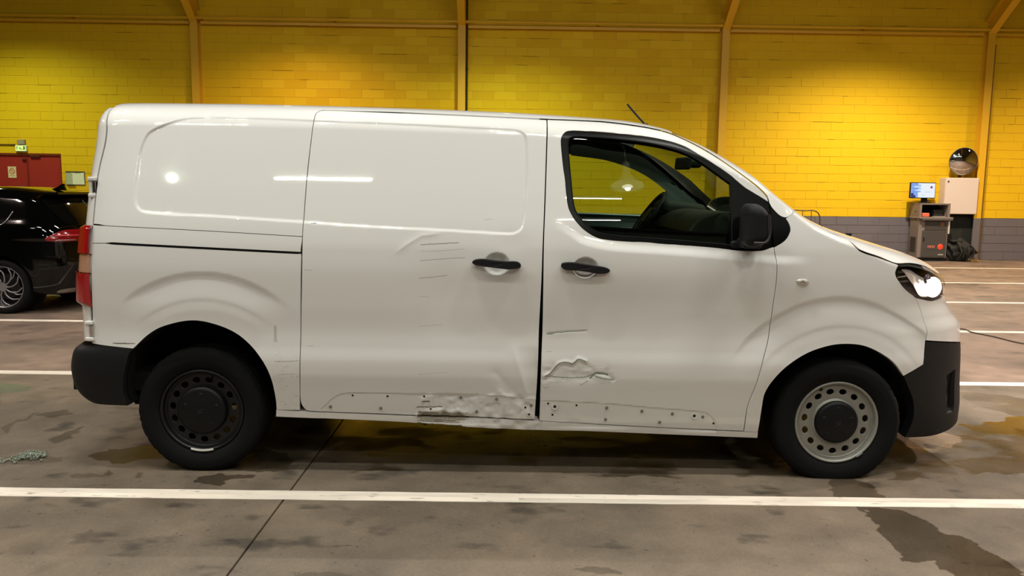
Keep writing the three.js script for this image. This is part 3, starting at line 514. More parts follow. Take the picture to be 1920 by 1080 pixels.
// ---------------------------------------------------------------- lamps of the hall
const lampShell = std(0xd6ecc6, 0.55, { metalness: 0.1, side: THREE.DoubleSide });
DOME_LAMPS.forEach(([x, y, z, c, power, half], i) => {
  const t = thing('dome_lamp', `hanging dome lamp ${z < -5 ? 'near the back wall' : z > 3 ? 'behind the camera' : 'over the bays'}, ${['far left', 'left of the second bay', 'over the middle of the van', 'above the test stand', 'far right', 'left of the van', 'right of the van', 'over the nose of the van', 'over the black car', 'over the right-hand bays'][i]}`, 'lamp', [x, y, z], 0, 'hanging dome lamps');
  obj('reflector', lathe([[0.05, 0.27], [0.07, 0.26], [0.1, 0.2], [0.17, 0.1], [0.25, 0.02], [0.275, 0], [0.27, 0.004], [0.245, 0.026], [0.165, 0.106], [0.092, 0.205]], 40), lampShell, t);
  obj('gear_box', cyl(0.06, 0.06, 0.2, 20, 0, 0.36, 0), lampShell, t);
  obj('hanger', cyl(0.008, 0.008, 8.6 - y - 0.45, 8, 0, 0.45 + (8.6 - y - 0.45) / 2, 0), lampShell, t);
  obj('bulb', new THREE.SphereGeometry(0.06, 20, 14).scale(1, 1.3, 1).scale(1.4, 0.45, 1.4).translate(0, -0.004, 0), std(0x000000, 1, { emissive: lin(...c), emissiveIntensity: 22 }), t);
  
  obj('glow_disc', cyl(0.24, 0.24, 0.006, 40, 0, 0.02, 0), std(0x000000, 1, { emissive: lin(c[0] * 0.85, c[1], c[2] * 0.8), emissiveIntensity: z > 3 ? 2.6 : 3 }), t);  // added glowing disc, stands for the bulb-lit inside of the reflector
  const l = new THREE.SpotLight(lin(...c), power, 0, half * Math.PI / 180, 0.55, 2);
  l.position.set(x, y - (z > 3 ? 0.06 : 0.11), z); l.target.position.set(x, 0, z); l.castShadow = true; l.shadow.radius = z > 3 ? 1.9 : 4.5;
  scene.add(l, l.target);
});
TUBE_LAMPS.forEach(([x, y, z, len, k], i) => {
  const t = thing('tube_lamp', `fluorescent batten under the ceiling, ${`${i === 0 ? 'hung low behind the camera' : z > 10 ? 'back row behind the camera' : z > 4 ? 'row behind the camera' : z > 0 ? 'row in front of the van' : 'row beyond the van'}, ${i === 0 ? 'left' : z === 12.6 ? 'right, farther one' : ['far left', 'left', 'middle', 'right', 'far right'][clamp(Math.round((x + 9) / 3.8), 0, 4)]}`}`, 'lamp', [x, y, z], 0, 'fluorescent battens');
  obj('batten', rbox(len, 0.06, 0.12, 0.01, 0, 0.06, 0), lampShell, t);
  obj('tube', new THREE.CylinderGeometry(0.019, 0.019, len * 0.96, 14).rotateZ(Math.PI / 2), std(0x000000, 1, { emissive: lin(...TUBE), emissiveIntensity: 7 }), t);
  for (const s of [-1, 1]) obj('hanger', cyl(0.005, 0.005, 8.6 - y - 0.09, 6, s * len * 0.4, 0.09 + (8.6 - y - 0.09) / 2, 0), lampShell, t);
  const l = new THREE.RectAreaLight(lin(...TUBE), k * 3.6, len * 0.96, 0.045);
  l.position.set(x, y - 0.04, z); l.lookAt(x, 0, z); scene.add(l);
});
// ---------------------------------------------------------------- the white panel van
const scuffs = print(2048, 1024, (g) => {                              // paint as it is: scratches, scuffs and dirt; u -2.3..1.3, y 0.15..1.95
  const X = (u) => (u + 2.3) / 3.6 * 2048, Y = (y) => (1 - (y - 0.15) / 1.8) * 1024, k = 2048 / 3.6;
  g.fillStyle = '#dedcd9'; g.fillRect(0, 0, 2048, 1024);
  g.lineCap = 'round'; g.lineJoin = 'round';
  const stroke = (l, w, c, jit = 0, n = 1) => { for (let q = 0; q < n; q++) { g.strokeStyle = c; g.lineWidth = w * k; g.beginPath(); smooth(l, 0.006, false).forEach(([u, y], i) => { const a = X(u), b = Y(y) + (rnd() - 0.5) * jit * k + (q ? (rnd() - 0.5) * 0.004 * k : 0); i ? g.lineTo(a, b) : g.moveTo(a, b); }); g.stroke(); } };
  const grey = 'rgba(84,82,74,0.62)', faint = 'rgba(112,110,98,0.38)', green = 'rgba(110,125,108,0.75)';
  stroke(T.d_scr1, 0.0022, grey, 0.0008, 2); stroke(T.d_scr2, 0.0022, faint, 0.0006); stroke(T.d_scr3, 0.0022, faint, 0.0008, 2); stroke(T.d_scr4, 0.0024, faint, 0.0015, 2); stroke(T.d_scr5, 0.002, faint, 0.001); stroke(T.d_scr6, 0.002, faint, 0.0008); stroke(T.d_scr7, 0.002, faint, 0.0008);
  stroke([[-1.06, 1.303], [-1.035, 1.304]], 0.004, 'rgba(20,20,20,0.9)', 0.002);
  stroke([[-0.19, 1.33], [-0.15, 1.335]], 0.0025, faint, 0.001); stroke([[-1.09, 1.07], [-1.05, 1.068]], 0.0025, faint, 0.001); stroke([[-1.08, 0.68], [-1.05, 0.682]], 0.0025, faint, 0.001);
  stroke(T.d_crack, 0.0045, green, 0.003, 2); stroke([[0.13, 0.54], [0.19, 0.535], [0.26, 0.53], [0.33, 0.535], [0.38, 0.552]], 0.003, green, 0.004, 2); stroke([[0.36, 0.53], [0.39, 0.557], [0.45, 0.55]], 0.006, green, 0.006, 3); stroke([[0.37, 0.55], [0.42, 0.53], [0.48, 0.524]], 0.005, 'rgba(130,140,125,0.5)', 0.008, 3); stroke([[0.31, 0.49], [0.35, 0.515]], 0.003, green, 0.002);
  stroke(T.d_scrF, 0.0035, green, 0.002, 2); stroke([[0.135, 0.755], [0.165, 0.757]], 0.005, green, 0.002); stroke([[0.135, 0.665], [0.16, 0.667]], 0.003, faint, 0.002); stroke([[0.125, 0.475], [0.15, 0.478]], 0.003, faint, 0.002);
  for (let i = 0; i < 60; i++) { const u = lerp(0.14, 0.46, rnd()), y = lerp(0.5, 0.6, rnd()), l = 0.02 + rnd() * 0.05; stroke([[u, y], [u + l, y + l * 0.12]], 0.0012, 'rgba(135,145,125,0.35)', 0.002); }
  // torn, blackened strip at the foot of the sliding door and the sill below it
  for (let i = 0; i < 34; i++) { const y = lerp(0.262, 0.335, Math.sqrt(rnd())), u0 = -0.53 + rnd() * 0.02, l = (0.05 + rnd() * 0.22) * (y > 0.33 ? 0.5 : 1); stroke([[u0, y], [u0 + l, y - l * 0.06 + 0.004]], 0.0015 + rnd() * 0.004, `rgba(${80 + rnd() * 50},${76 + rnd() * 46},${62 + rnd() * 36},${0.3 + rnd() * 0.5})`, 0.004); }
  g.fillStyle = 'rgba(122,114,92,0.85)'; g.beginPath(); [[-0.53, 0.312], [-0.42, 0.318], [-0.39, 0.336], [-0.35, 0.322], [-0.31, 0.336], [-0.28, 0.312], [-0.27, 0.3], [-0.53, 0.304]].forEach(([u, y], i) => (i ? g.lineTo(X(u), Y(y)) : g.moveTo(X(u), Y(y)))); g.fill();
  stroke([[-0.53, 0.268], [-0.45, 0.262], [-0.3, 0.256]], 0.006, 'rgba(60,56,46,0.7)', 0.004, 2); stroke([[-0.5, 0.392], [-0.465, 0.393]], 0.006, 'rgba(70,66,56,0.7)', 0.004, 2); stroke([[-0.53, 0.36], [-0.4, 0.362]], 0.005, 'rgba(110,104,84,0.7)', 0.004, 2);
  // dirt thrown up behind the wheels, a rubbed mark above the rear wheel
  for (let i = 0; i < 70; i++) { const u = lerp(-1.26, -1.12, rnd()), y = lerp(0.34, 0.66, rnd() ** 1.4), r = 0.001 + rnd() * 0.003; g.fillStyle = `rgba(150,138,110,${0.08 + rnd() * 0.16})`; g.beginPath(); g.ellipse(X(u), Y(y), r * k * (1 + rnd() * 3), r * k, 0, 0, 7); g.fill(); }
  stroke([[-1.255, 0.6], [-1.19, 0.6], [-1.13, 0.605]], 0.0025, 'rgba(130,122,98,0.4)', 0.001, 2); stroke([[-1.24, 0.53], [-1.15, 0.535]], 0.0025, 'rgba(130,122,98,0.3)', 0.001, 2);
  for (let i = 0; i < 9; i++) stroke([[-1.262 + rnd() * 0.02, 0.7], [-1.256 + rnd() * 0.014, 0.78]], 0.006, 'rgba(130,130,122,0.12)', 0.002);
  for (let i = 0; i < 16; i++) stroke([[-2.16 + rnd() * 0.1, 0.68], [-2.12 + rnd() * 0.1, 0.682]], 0.003, 'rgba(90,84,66,0.4)', 0.004);
});
scuffs.repeat.set(1 / 3.6, 1 / 1.8); scuffs.offset.set(2.3 / 3.6, -0.15 / 1.8);
const gloss = { clearcoat: 1, clearcoatRoughness: 0.03 };
const vanWhite = phys(0xdedcd9, 0.5, gloss), sideWhite = phys(0xffffff, 0.5, { ...gloss, map: scuffs });
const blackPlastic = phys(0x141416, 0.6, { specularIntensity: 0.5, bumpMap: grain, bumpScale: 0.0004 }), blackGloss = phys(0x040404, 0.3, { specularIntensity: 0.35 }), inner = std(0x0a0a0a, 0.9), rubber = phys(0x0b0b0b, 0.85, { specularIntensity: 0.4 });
const paneGlass = phys(0xd0dfcc, 0.0, { transmission: 1, thickness: 0, ior: 1.5 }), chrome = std(0xd8d8d8, 0.12, { metalness: 1 });
const van = thing('panel_van', 'white panel van with dented, scratched doors and lit headlamp, parked side-on across the picture', 'van', [0, 0, 0]);
const both = (name, g, m, label) => { const o = obj(name, g, m, van, label); obj(name, farSide(g), m, van); return o; };
const slim = 0.0016, wide = 0.003;

// sides
const rearGap = (u, y) => u < -2.235 - 0.06 * clamp((y - 1.6) / 0.3, 0, 1);
const quarterTop = smooth(T.quarter_upper, 0.02), noGapTop = (u, y) => (y > 1.885 && u < -1.11 && u > -2.312 ? 0 : rearGap(u, y) ? 0.006 : slim);
both('rear_quarter_panel', panel(shrink(quarterTop, noGapTop), { cell: 0.006 }), sideWhite, 'white rear quarter panel with a blind pressed window');
both('rail_cover', panel(shrink(smooth(T.quarter_band, 0.02), (u, y) => (y < 1.192 && u > T.rail_slot[0][0] + 0.004 ? 0.006 : slim)), { cell: 0.012 }), sideWhite, 'white strip above the door rail');
both('rear_quarter_panel', panel(shrink(smooth(T.quarter_lower, 0.02), (u, y) => (y > 1.15 && u > T.rail_slot[0][0] + 0.004 ? 0.006 : slim)), { cell: 0.011 }), sideWhite, 'lower white rear quarter panel over the wheel arch');
both('door_rail', panel(smooth(T.rail_slot, 0.03).map(([u, y]) => [u, y]), { cell: 0.03, surface: inset(0.012), depth: 0.01 }), blackPlastic, 'black sliding door rail');
both('gap_shade_strip', panel([...T.rear_gap.slice(1).map(([u, y]) => [u - 0.014, y]), ...[...T.rear_gap.slice(1)].reverse().map(([u, y]) => [u + 0.014, y]), [T.quarter_upper[0][0] + 0.014, 1.9], [T.quarter_upper[0][0] - 0.014, 1.9]], { cell: 0.03, surface: inset(0.007), depth: 0 }), inner, 'black strip standing in for shade in the rear door gap');  // black strip put in so the rear door gap looks shaded
const slidingDoor = both('sliding_door', panel(shrink(smooth(T.sliding_door, 0.015), wide), { cell: 0.0065 }), sideWhite, 'white sliding door, dented and scratched, its lower front corner crumpled');
const frontDoor = both('front_door', panel(shrink(smooth(T.front_door, 0.015), (u, y) => (u > 0.19 && inside(u, y, smooth(T.window_outer, 0.03)) ? 0 : slim)), { cell: 0.0065 }), sideWhite, 'white front door with scrapes low down at its rear edge');
both('front_fender', panel(shrink(smooth(T.fender, 0.015), (u, y) => (y > 1.25 && u > 1.4 ? 0 : slim)), { cell: 0.011 }), vanWhite, 'white front fender');
both('sill', panel(smooth(T.sill, 0.02), { cell: 0.012, depth: 0.06 }), sideWhite, 'white sill, scraped under the sliding door');
for (const [k, hub] of [['arch_rear', 0], ['arch_front', 1]]) {       // dark liners inside the arches
  const line = smooth(T[k], 0.02, false), pos = [], uv = [], index = [];
  line.forEach(([u, y], i) => { const p = skin(u, y); for (const [d, s] of [[0.004, 1], [0.4, 1]]) { pos.push(p[0], p[1] + (d > 0.1 ? 0.02 : 0), p[2] - d); uv.push(i, d); } if (i) { const a = i * 2; index.push(a, a - 2, a - 1, a, a - 1, a + 1); } });
  const back = new THREE.CircleGeometry(0.62, 32).translate(hub ? 1.62 : -1.62, 0.42, 0.5), p = back.attributes.position;
  for (let i = 0; i < p.count; i++) p.setY(i, clamp(p.getY(i), 0.24, 0.9));
  for (const s of [1, -1]) { const g = mergeAll([geometry([...pos], null, [...uv], [...index]), back.clone()]); if (s < 0) g.scale(1, 1, -1); obj('wheel_arch_liner', g, inner, van); }
}
for (const [pts, S, n] of [[T.bumper_black.slice(2), skin, 'front'], [T.rear_bumper.slice(2, 8), bumperSkin, 'rear']]) {
  const line = smooth(pts, 0.03, false), pos = [], uv = [], index = [];
  line.forEach(([u, y], i) => { const p = S(u, y); for (const d of [0.01, 0.42]) { pos.push(p[0] + (d > 0.1 ? (n === 'front' ? 0.03 : -0.03) : 0), p[1], p[2] - d); uv.push(i, d); } if (i) { const a = i * 2; index.push(a, a - 2, a - 1, a, a - 1, a + 1); } });
  for (const s of [1, -1]) { const g = geometry([...pos], null, [...uv], [...index]); if (s < 0) g.scale(1, 1, -1); obj('wheel_arch_liner', g, inner, van); }
  obj('wheel_arch_liner', n === 'front' ? [box(0.3, 0.5, 1.3, 2.2, 0.5, 0)] : [box(0.16, 0.32, 1.3, -2.15, 0.5, 0)], inner, van);
}
const shell = ['quarter_upper', 'quarter_band', 'quarter_lower', 'sliding_door', 'front_door', 'fender'].map((k) => panel(smooth(T[k], 0.05), { cell: 0.06, surface: inset(0.034), depth: 0 }));
obj('inner_structure', [...shell, ...shell.map(farSide)], inner, van);
obj('underbody', [rbox(4.4, 0.16, 1.1, 0.03, 0.0, 0.4, 0), box(2.3, 0.1, 1.68, -0.01, 0.345, 0), box(0.5, 0.1, 1.6, -2.12, 0.45, 0), moved(cyl(0.09, 0.09, 0.6, 20), -0.75, 0.3, 0.35, 0, 0, Math.PI / 2), moved(cyl(0.035, 0.035, 1.7, 12), 0.3, 0.28, 0.3, 0, 0, Math.PI / 2), moved(cyl(0.04, 0.04, 1.5, 12), -1.65, 0.32, 0, Math.PI / 2)], inner, van, 'dark underbody');

// roof, pillars, windscreen, bonnet
const low = curve([...T.roof_low, ...T.pillar_line.slice(1), [1.3988, 1.3888]]);
const roofUs = range(T.quarter_upper[0][0], 0.79, 150), pillarUs = range(0.79, 1.398, 70), PILLAR = 0.87;
both('roof', over(roofUs, low, () => 0, 40), vanWhite, 'white roof');
both('windscreen_pillar', over(pillarUs, low, () => PILLAR, 12), vanWhite, 'white windscreen pillar');
const screen = over(range(0.795, 1.46, 60), () => ({ q: PILLAR - 0.002 }), () => 0, 24, 0.004);
obj('windscreen', [screen, farSide(screen)], paneGlass, van, 'clear windscreen');
const hoodLow = curve([[1.3988, 1.3888], [1.5595, 1.3018], [1.709, 1.2514], ...T.hood_gap.slice(3), [2.3669, 1.066], [2.6, 1.03], [3.13, 1.01]].map(([u, y], i) => [u, y + (i > 2 ? 0.002 : 0)]));
both('hood', over([...range(1.4, 2.6, 120), ...range(2.61, U_FRONT, 30)], (u) => Math.min(hoodLow(u), topLine(plan(u, 1.1)[0]) - 0.004), () => 0, 30), vanWhite, 'white sloping hood');
both('hood_gap', panel(shrink(smooth([...T.hood_gap.slice(3).map(([u, y]) => [u, y + 0.003]), ...[...T.hood_gap.slice(3)].reverse().map(([u, y]) => [u, y - 0.012])], 0.03), 0), { cell: 0.03, surface: inset(0.006), depth: 0 }), inner, 'black gap under the hood edge');
obj('washer_nozzle', rbox(0.03, 0.014, 0.02, 0.005, 1.8, 1.262, 0.56), blackPlastic, van);
obj('wiper_cowl', box(0.16, 0.03, 1.5, 1.5, 1.3, 0), blackPlastic, van);

both('gap_shade_strip', panel([...smooth(T.pillar_line, 0.05, false).map(([u, y]) => [u, y + 0.014]), ...smooth(T.pillar_line, 0.05, false).reverse().map(([u, y]) => [u, y - 0.02])], { cell: 0.03, surface: inset(0.016), depth: 0 }), inner, 'black strip added to darken the gap along the front door top');  // black strip added so the gap reads dark and nothing bright shows through
// windows
const winRing = smooth(T.window_outer, 0.012), glassRing = smooth(T.glass, 0.012);
const splitU = (y) => 1.2541 + (1.4249 - y) * 0.088;                   // where the door edge crosses the black corner
const doorPart = clipTo(winRing, -9, -9, 9, 9).filter(([u, y]) => u < splitU(y)), tipPart = winRing.filter(([u, y]) => u >= splitU(y));
const surround = obj('window_surround', panel(shrink(doorPart, 0.001), { hole: glassRing, cell: 0.012, surface: inset(0.003), depth: 0.03 }), blackGloss, frontDoor, 'black window surround and mirror base');
const pane = obj('window', panel(shrink(glassRing, -0.004), { cell: 0.03, surface: inset(0.013), depth: 0 }), paneGlass, frontDoor, 'side window reflecting the hall lamps');
for (const o of [surround, pane]) obj(o.name, farSide(o.geometry), o.material, van.children.find((c) => c.name === 'front_door' && c !== frontDoor));
both('corner_trim', panel(shrink(tipPart, 0.001), { cell: 0.012, surface: inset(0.003), depth: 0.02 }), blackGloss, 'black triangular corner trim');
// dark seal round the glass
obj('window_seal', new THREE.TubeGeometry(new THREE.CatmullRomCurve3(smooth(T.glass, 0.02).map(([u, y]) => V(...inset(0.006)(u, y))), true), 260, 0.0045, 6, true), rubber, frontDoor);

// nose
const headRing = smooth(T.headlamp, 0.012);
const whiteBumper = [[2.1115, 0.952, 1], [2.1501, 0.8989], [2.1366, 0.8099], [2.1176, 0.7237, 1], [2.34, 0.697], [2.5702, 0.6685], [2.85, 0.655], [U_FRONT, 0.65, 1], [U_FRONT, 0.9, 1], [2.8, 0.905], [2.5, 0.93, 1], [2.4009, 0.9247], [2.2794, 0.9235], [2.1349, 0.947]];
both('bumper', panel(shrink(smooth(whiteBumper, 0.02), (u) => (u > 3.1 ? 0 : slim)), { cell: 0.012, surface: skin }), vanWhite, 'white upper front bumper');
const intake = smooth(T.intake, 0.02), chinSkin = (u, y) => { const p = skin(u, y); if (inside(u, y, intake)) { let e = 9; for (let i = 0; i < intake.length; i++) e = Math.min(e, dist2seg(u, y, intake[i], intake[(i + 1) % intake.length])); p[2] -= 0.03 * sstep(0, 0.012, e); p[0] -= 0.02 * sstep(0, 0.012, e); } return p; };
const blackBumper = [[2.1176, 0.72, 1], [2.34, 0.693], [2.5702, 0.6645], [2.85, 0.651], [U_FRONT, 0.646, 1], [U_FRONT, 0.23, 1], [2.75, 0.22], ...[...T.chin].reverse(), [2.0222, 0.1909, 1], ...[...T.bumper_black].reverse().slice(1, -1).map((p, i, a) => (i >= a.length - 2 ? [...p, 1] : p))];
both('bumper', panel(shrink(smooth(blackBumper, 0.02), (u) => (u > 3.1 ? 0 : slim)), { cell: 0.01, surface: chinSkin, depth: 0.05 }), blackPlastic, 'black lower front bumper');
both('grille', panel(smooth([[2.5, 0.935, 1], [2.8, 0.91], [U_FRONT, 0.905, 1], [U_FRONT, 1.004, 1], [2.6, 1.015, 1], [2.47, 0.99]], 0.02), { cell: 0.02, surface: inset(0.012) }), blackPlastic);
const lamp = both('headlamp', panel(headRing, { cell: 0.012, surface: inset(-0.004), depth: 0.02 }), phys(0xffffff, 0.0, { transmission: 1, thickness: 0, ior: 1.45 }), 'clear headlamp cover, lit');
const lampHousing = panel(shrink(headRing, 0.004), { cell: 0.02, surface: inset(0.06), depth: -0.05 });
both('headlamp_housing', lampHousing, std(0x2b2926, 0.3, { metalness: 0.4 }));
const glow = std(0x000000, 1, { emissive: lin(1, 0.93, 0.82), emissiveIntensity: 6 });
const litBowl = std(0xf2ece4, 0.2, { metalness: 0.7, side: THREE.DoubleSide, emissive: lin(1, 0.82, 0.76), emissiveIntensity: 0.2 });  // bulb light falling on the bowl, put in as a faint emission
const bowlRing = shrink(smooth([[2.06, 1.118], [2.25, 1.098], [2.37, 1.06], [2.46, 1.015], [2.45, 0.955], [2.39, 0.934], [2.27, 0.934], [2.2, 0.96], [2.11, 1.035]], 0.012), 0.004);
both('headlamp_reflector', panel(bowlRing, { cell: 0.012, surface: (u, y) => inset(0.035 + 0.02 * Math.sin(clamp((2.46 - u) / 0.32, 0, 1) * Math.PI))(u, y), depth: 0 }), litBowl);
for (const s of [1, -1]) {
  const w = inset(0.032)(2.345, 0.99), r = inset(0.03)(2.27, 1.05);
  obj('headlamp_bulb', new THREE.SphereGeometry(1, 32, 20).scale(0.095, 0.055, 0.03).rotateZ(-0.12).rotateY(0.75).translate(w[0], w[1], s * w[2]), glow, van);
  obj('projector_ring', new THREE.TorusGeometry(0.02, 0.008, 10, 28).rotateY(0.6 * s).translate(r[0], r[1], s * r[2]), std(0x5e5560, 0.25, { metalness: 0.7 }), van);
  for (let k = 0; k < 3; k++) { const q = [2.02, 2.07, 2.12].map((u, i) => { const p = inset(0.045)(u + k * 0.005, 1.03 + k * 0.03 + i * 0.004); return [p[0], p[1], s * p[2]]; }); obj('headlamp_trim', tube(q, 0.006, 12, 8), k === 1 ? chrome : std(0x5a5754, 0.3, { metalness: 0.6 }), van); }
  const beam = new THREE.SpotLight(lin(1, 0.9, 0.78), 30, 0, 0.9, 1, 2); beam.position.set(2.56, 0.95, s * 0.6); beam.target.position.set(5.2, -0.3, s * 0.75); beam.castShadow = true; beam.shadow.radius = 2.5; scene.add(beam, beam.target);
}
// tail
const rearDoor = [[...T.quarter_upper[0]], ...T.rear_gap.slice(1, -1), [...T.rear_gap[6], 1], [U_REAR, 0.6722, 1], [U_REAR, 1.9, 1]];
both('rear_door', panel(shrink(smooth(rearDoor, 0.02), (u) => (u < -3.1 ? 0 : 0.006)), { cell: 0.014, surface: skin }), vanWhite, 'white rear door edge');
const rb = T.rear_bumper, rearBumper = [rb[2], rb[1], [rb[0][0], 0.66], [-2.6, 0.657], [U_REAR, 0.655, 1], [U_REAR, 0.345, 1], [-2.6, 0.345], [rb[9][0], 0.347], [rb[8][0], 0.349], rb[7], ...rb.slice(3, 7).reverse()];
both('bumper', panel(smooth(rearBumper, 0.02), { cell: 0.012, surface: inset(-0.003, bumperSkin), depth: 0.05 }), blackPlastic, 'black rear bumper corner');
const redLens = phys(0x9c0510, 0.12, { clearcoat: 1, clearcoatRoughness: 0.03 }), clearLens = phys(0xb98a70, 0.15, { clearcoat: 1, clearcoatRoughness: 0.03 }), tailSkin = (k) => (u, y) => inset(-k * sstep(0, 0.03, Math.min(y - 0.86, 1.285 - y, -2.262 - u)))(u, y);
[[1.276, 1.135, redLens, 0.026, 'upper red tail lamp lens'], [1.132, 1.04, clearLens, 0.016, 'clear middle tail lamp lens'], [1.037, 0.866, redLens, 0.026, 'lower red tail lamp lens']].forEach(([a, b, m, k, label]) => both('tail_lamp', panel([[-2.265 - 0.05 * (b - 0.87), b], [-2.265 - 0.05 * (a - 0.87), a], [-2.47, a], [-2.47, b]].reverse(), { cell: 0.008, surface: tailSkin(k), depth: 0.02 }), m, label));
for (const [y, u] of [[1.47, -2.325], [0.74, -2.295]]) { const p = skin(u, y); for (const s of [1, -1]) { const h = obj('hinge', [rbox(0.04, 0.02, 0.06, 0.006, p[0] + 0.006, y + 0.042, s * (p[2] - 0.002)), rbox(0.04, 0.02, 0.06, 0.006, p[0] + 0.006, y - 0.042, s * (p[2] - 0.002)), rbox(0.02, 0.07, 0.05, 0.006, p[0] - 0.002, y, s * (p[2] - 0.004))], vanWhite, van, 'white rear door hinge'); obj('hinge_pin', rbox(0.018, 0.06, 0.05, 0.004, p[0] + 0.017, y, s * (p[2] - 0.002)), chrome, h); } }

// handles, repeater, mirror, aerial
function doorHandle(door, [p0, p1], s) {
  const a = body(...p0), b = body(...p1), l = Math.hypot(b[0] - a[0], b[1] - a[1]), o = new THREE.Shape(), h = l / 2;
  o.moveTo(-h + 0.001, 0.0); o.quadraticCurveTo(-h + 0.008, 0.016, -h * 0.5, 0.017); o.quadraticCurveTo(0, 0.011, h * 0.45, 0.012); o.quadraticCurveTo(h * 0.7, 0.016, h - 0.02, 0.013); o.quadraticCurveTo(h + 0.002, 0.006, h - 0.006, -0.01); o.quadraticCurveTo(h - 0.03, -0.02, h * 0.4, -0.02); o.quadraticCurveTo(0, -0.016, -h * 0.5, -0.014); o.quadraticCurveTo(-h + 0.006, -0.012, -h + 0.001, 0.0);
  const g = new THREE.ExtrudeGeometry(o, { depth: 0.016, bevelEnabled: true, bevelSize: 0.004, bevelThickness: 0.008, bevelSegments: 4, curveSegments: 16 }), p = g.attributes.position;
  for (let i = 0; i < p.count; i++) p.setZ(i, p.getZ(i) + 0.012 * (1 - (p.getX(i) / h) ** 2));
  g.computeVertexNormals();
  if (s) g.rotateZ(Math.PI);
  g.rotateZ(Math.atan2(b[1] - a[1], b[0] - a[0])).translate((a[0] + b[0]) / 2, (a[1] + b[1]) / 2, Math.max(skin(...p0)[2], skin(...p1)[2]) + 0.006);
  obj('handle', g, blackPlastic, door, 'black door handle');
  for (const q of [p0, p1]) { const e = skin(lerp(q[0], (p0[0] + p1[0]) / 2, 0.25), lerp(q[1], (p0[1] + p1[1]) / 2, 0.25)); obj('handle_mount', cyl(0.012, 0.014, 0.04, 14).rotateX(Math.PI / 2).translate(e[0], e[1], e[2] + 0.004), blackPlastic, door); }
}
doorHandle(slidingDoor, T.handle_slide, false); doorHandle(frontDoor, T.handle_front, true);
for (const [door, holes, clips] of [[slidingDoor, T.holes_slide, T.clips_slide], [frontDoor, T.holes_front, T.clips_front]]) {
  holes.forEach(([u, y], i) => { const p = body(u, y), r = door === frontDoor && (i === 1 || i === 4) ? 0.0075 : 0.0055; obj('moulding_hole', cyl(r, r, 0.003, 14).rotateX(Math.PI / 2).translate(p[0], p[1], p[2]), inner, door); if (r > 0.006) obj('hole_rim', new THREE.TorusGeometry(0.015, 0.004, 8, 24).translate(p[0], p[1], p[2]), sideWhite, door); });
  clips.forEach(([u, y]) => { const p = body(u, y); obj('moulding_clip', [cyl(0.0065, 0.0085, 0.008, 14).rotateX(Math.PI / 2).translate(p[0], p[1], p[2] + 0.003), cyl(0.003, 0.004, 0.008, 10).rotateX(Math.PI / 2).translate(p[0], p[1], p[2] + 0.009)], std(0x6f6c66, 0.6), door); });
}
{ const [a, b, c, d] = T.repeater, u = (a[0] + b[0]) / 2, y = (c[1] + d[1]) / 2, p = body(u, y);
  const r = obj('side_repeater', new THREE.SphereGeometry(1, 28, 16).scale(0.035, 0.0165, 0.012).rotateZ(-0.06).translate(p[0], p[1], p[2]), phys(0xcfcac0, 0.12, { metalness: 0.35, clearcoat: 1 }), van, 'small oval side repeater lamp');
  obj('repeater_emblem', [moved(box(0.022, 0.0035, 0.003), p[0] - 0.006, p[1] + 0.003, p[2] + 0.0115, 0, 0, 0.5), moved(box(0.022, 0.0035, 0.003), p[0] + 0.006, p[1] - 0.001, p[2] + 0.0115, 0, 0, -0.5)], chrome, r); }
for (const s of [1, -1]) {
  const g = rbox(0.122, 0.208, 0.19, 0.055, 0, 0, 0, 8), p = g.attributes.position;
  for (let i = 0; i < p.count; i++) { const y = p.getY(i), f = 1 - 0.22 * sstep(-0.03, 0.11, y); p.setX(i, p.getX(i) * f - 0.12 * y * 0.35 * -1 * 0 + 0.02 * (1 - (y / 0.1) ** 2)); }
  g.computeVertexNormals();
  const m = obj('door_mirror', g.rotateZ(0.06).translate(1.112, 1.325, s * 1.06), blackPlastic, van, 'black door mirror');
  obj('mirror_glass', rbox(0.004, 0.13, 0.11, 0.0015, 1.087, 1.31, s * 1.06), chrome, m);
  obj('mirror_arm', [rbox(0.1, 0.05, 0.16, 0.02, 1.13, 1.235, s * 0.97), rbox(0.14, 0.04, 0.05, 0.015, 1.12, 1.222, s * 0.925)], blackPlastic, m);
  obj('mirror_cap_line', tube([[1.1, 1.245, s * 1.151], [1.16, 1.25, s * 1.15], [1.178, 1.29, s * 1.146], [1.172, 1.38, s * 1.14]], 0.006, 24, 8), std(0x2b2c2e, 0.4), m);
}
obj('aerial', [tube([[0.706, 1.862, 0.3], [0.66, 1.912, 0.29], [0.604, 1.978, 0.275]], 0.0058, 16, 8), moved(cyl(0.012, 0.02, 0.02, 16), 0.71, 1.858, 0.3)], blackPlastic, van, 'short black roof aerial');

// cab interior
const trim = std(0xa3b0b8, 0.75), dashMat = std(0x17181a, 0.7), headliner = over(range(0.13, 0.8, 30), low, () => 0, 20, 0.05);
obj('headliner', [headliner, farSide(headliner)], std(0x141414, 0.9), van);
const pillarTrim = panel(smooth([[0.36, 1.84], [0.6, 1.81], [0.84, 1.772], [0.97, 1.7], [1.1, 1.605], [1.24, 1.497], [1.39, 1.4], [1.37, 1.29, 1], [1.07, 1.3, 1], [1.06, 1.5, 1], [0.93, 1.59], [0.8, 1.655], [0.6, 1.715], [0.36, 1.755, 1]], 0.02), { cell: 0.03, surface: inset(0.046), depth: -0.03 });
obj('pillar_trim', farSide(pillarTrim), trim, van, 'grey-blue windscreen pillar trim');
obj('bulkhead', box(0.03, 1.35, 1.5, 0.14, 1.0, 0), inner, van);
const doorTop = panel(smooth([[0.2, 1.32, 1], [1.05, 1.285, 1], [1.05, 1.0, 1], [0.2, 1.0, 1]], 0.05), { cell: 0.06, surface: inset(0.075), depth: -0.04 });
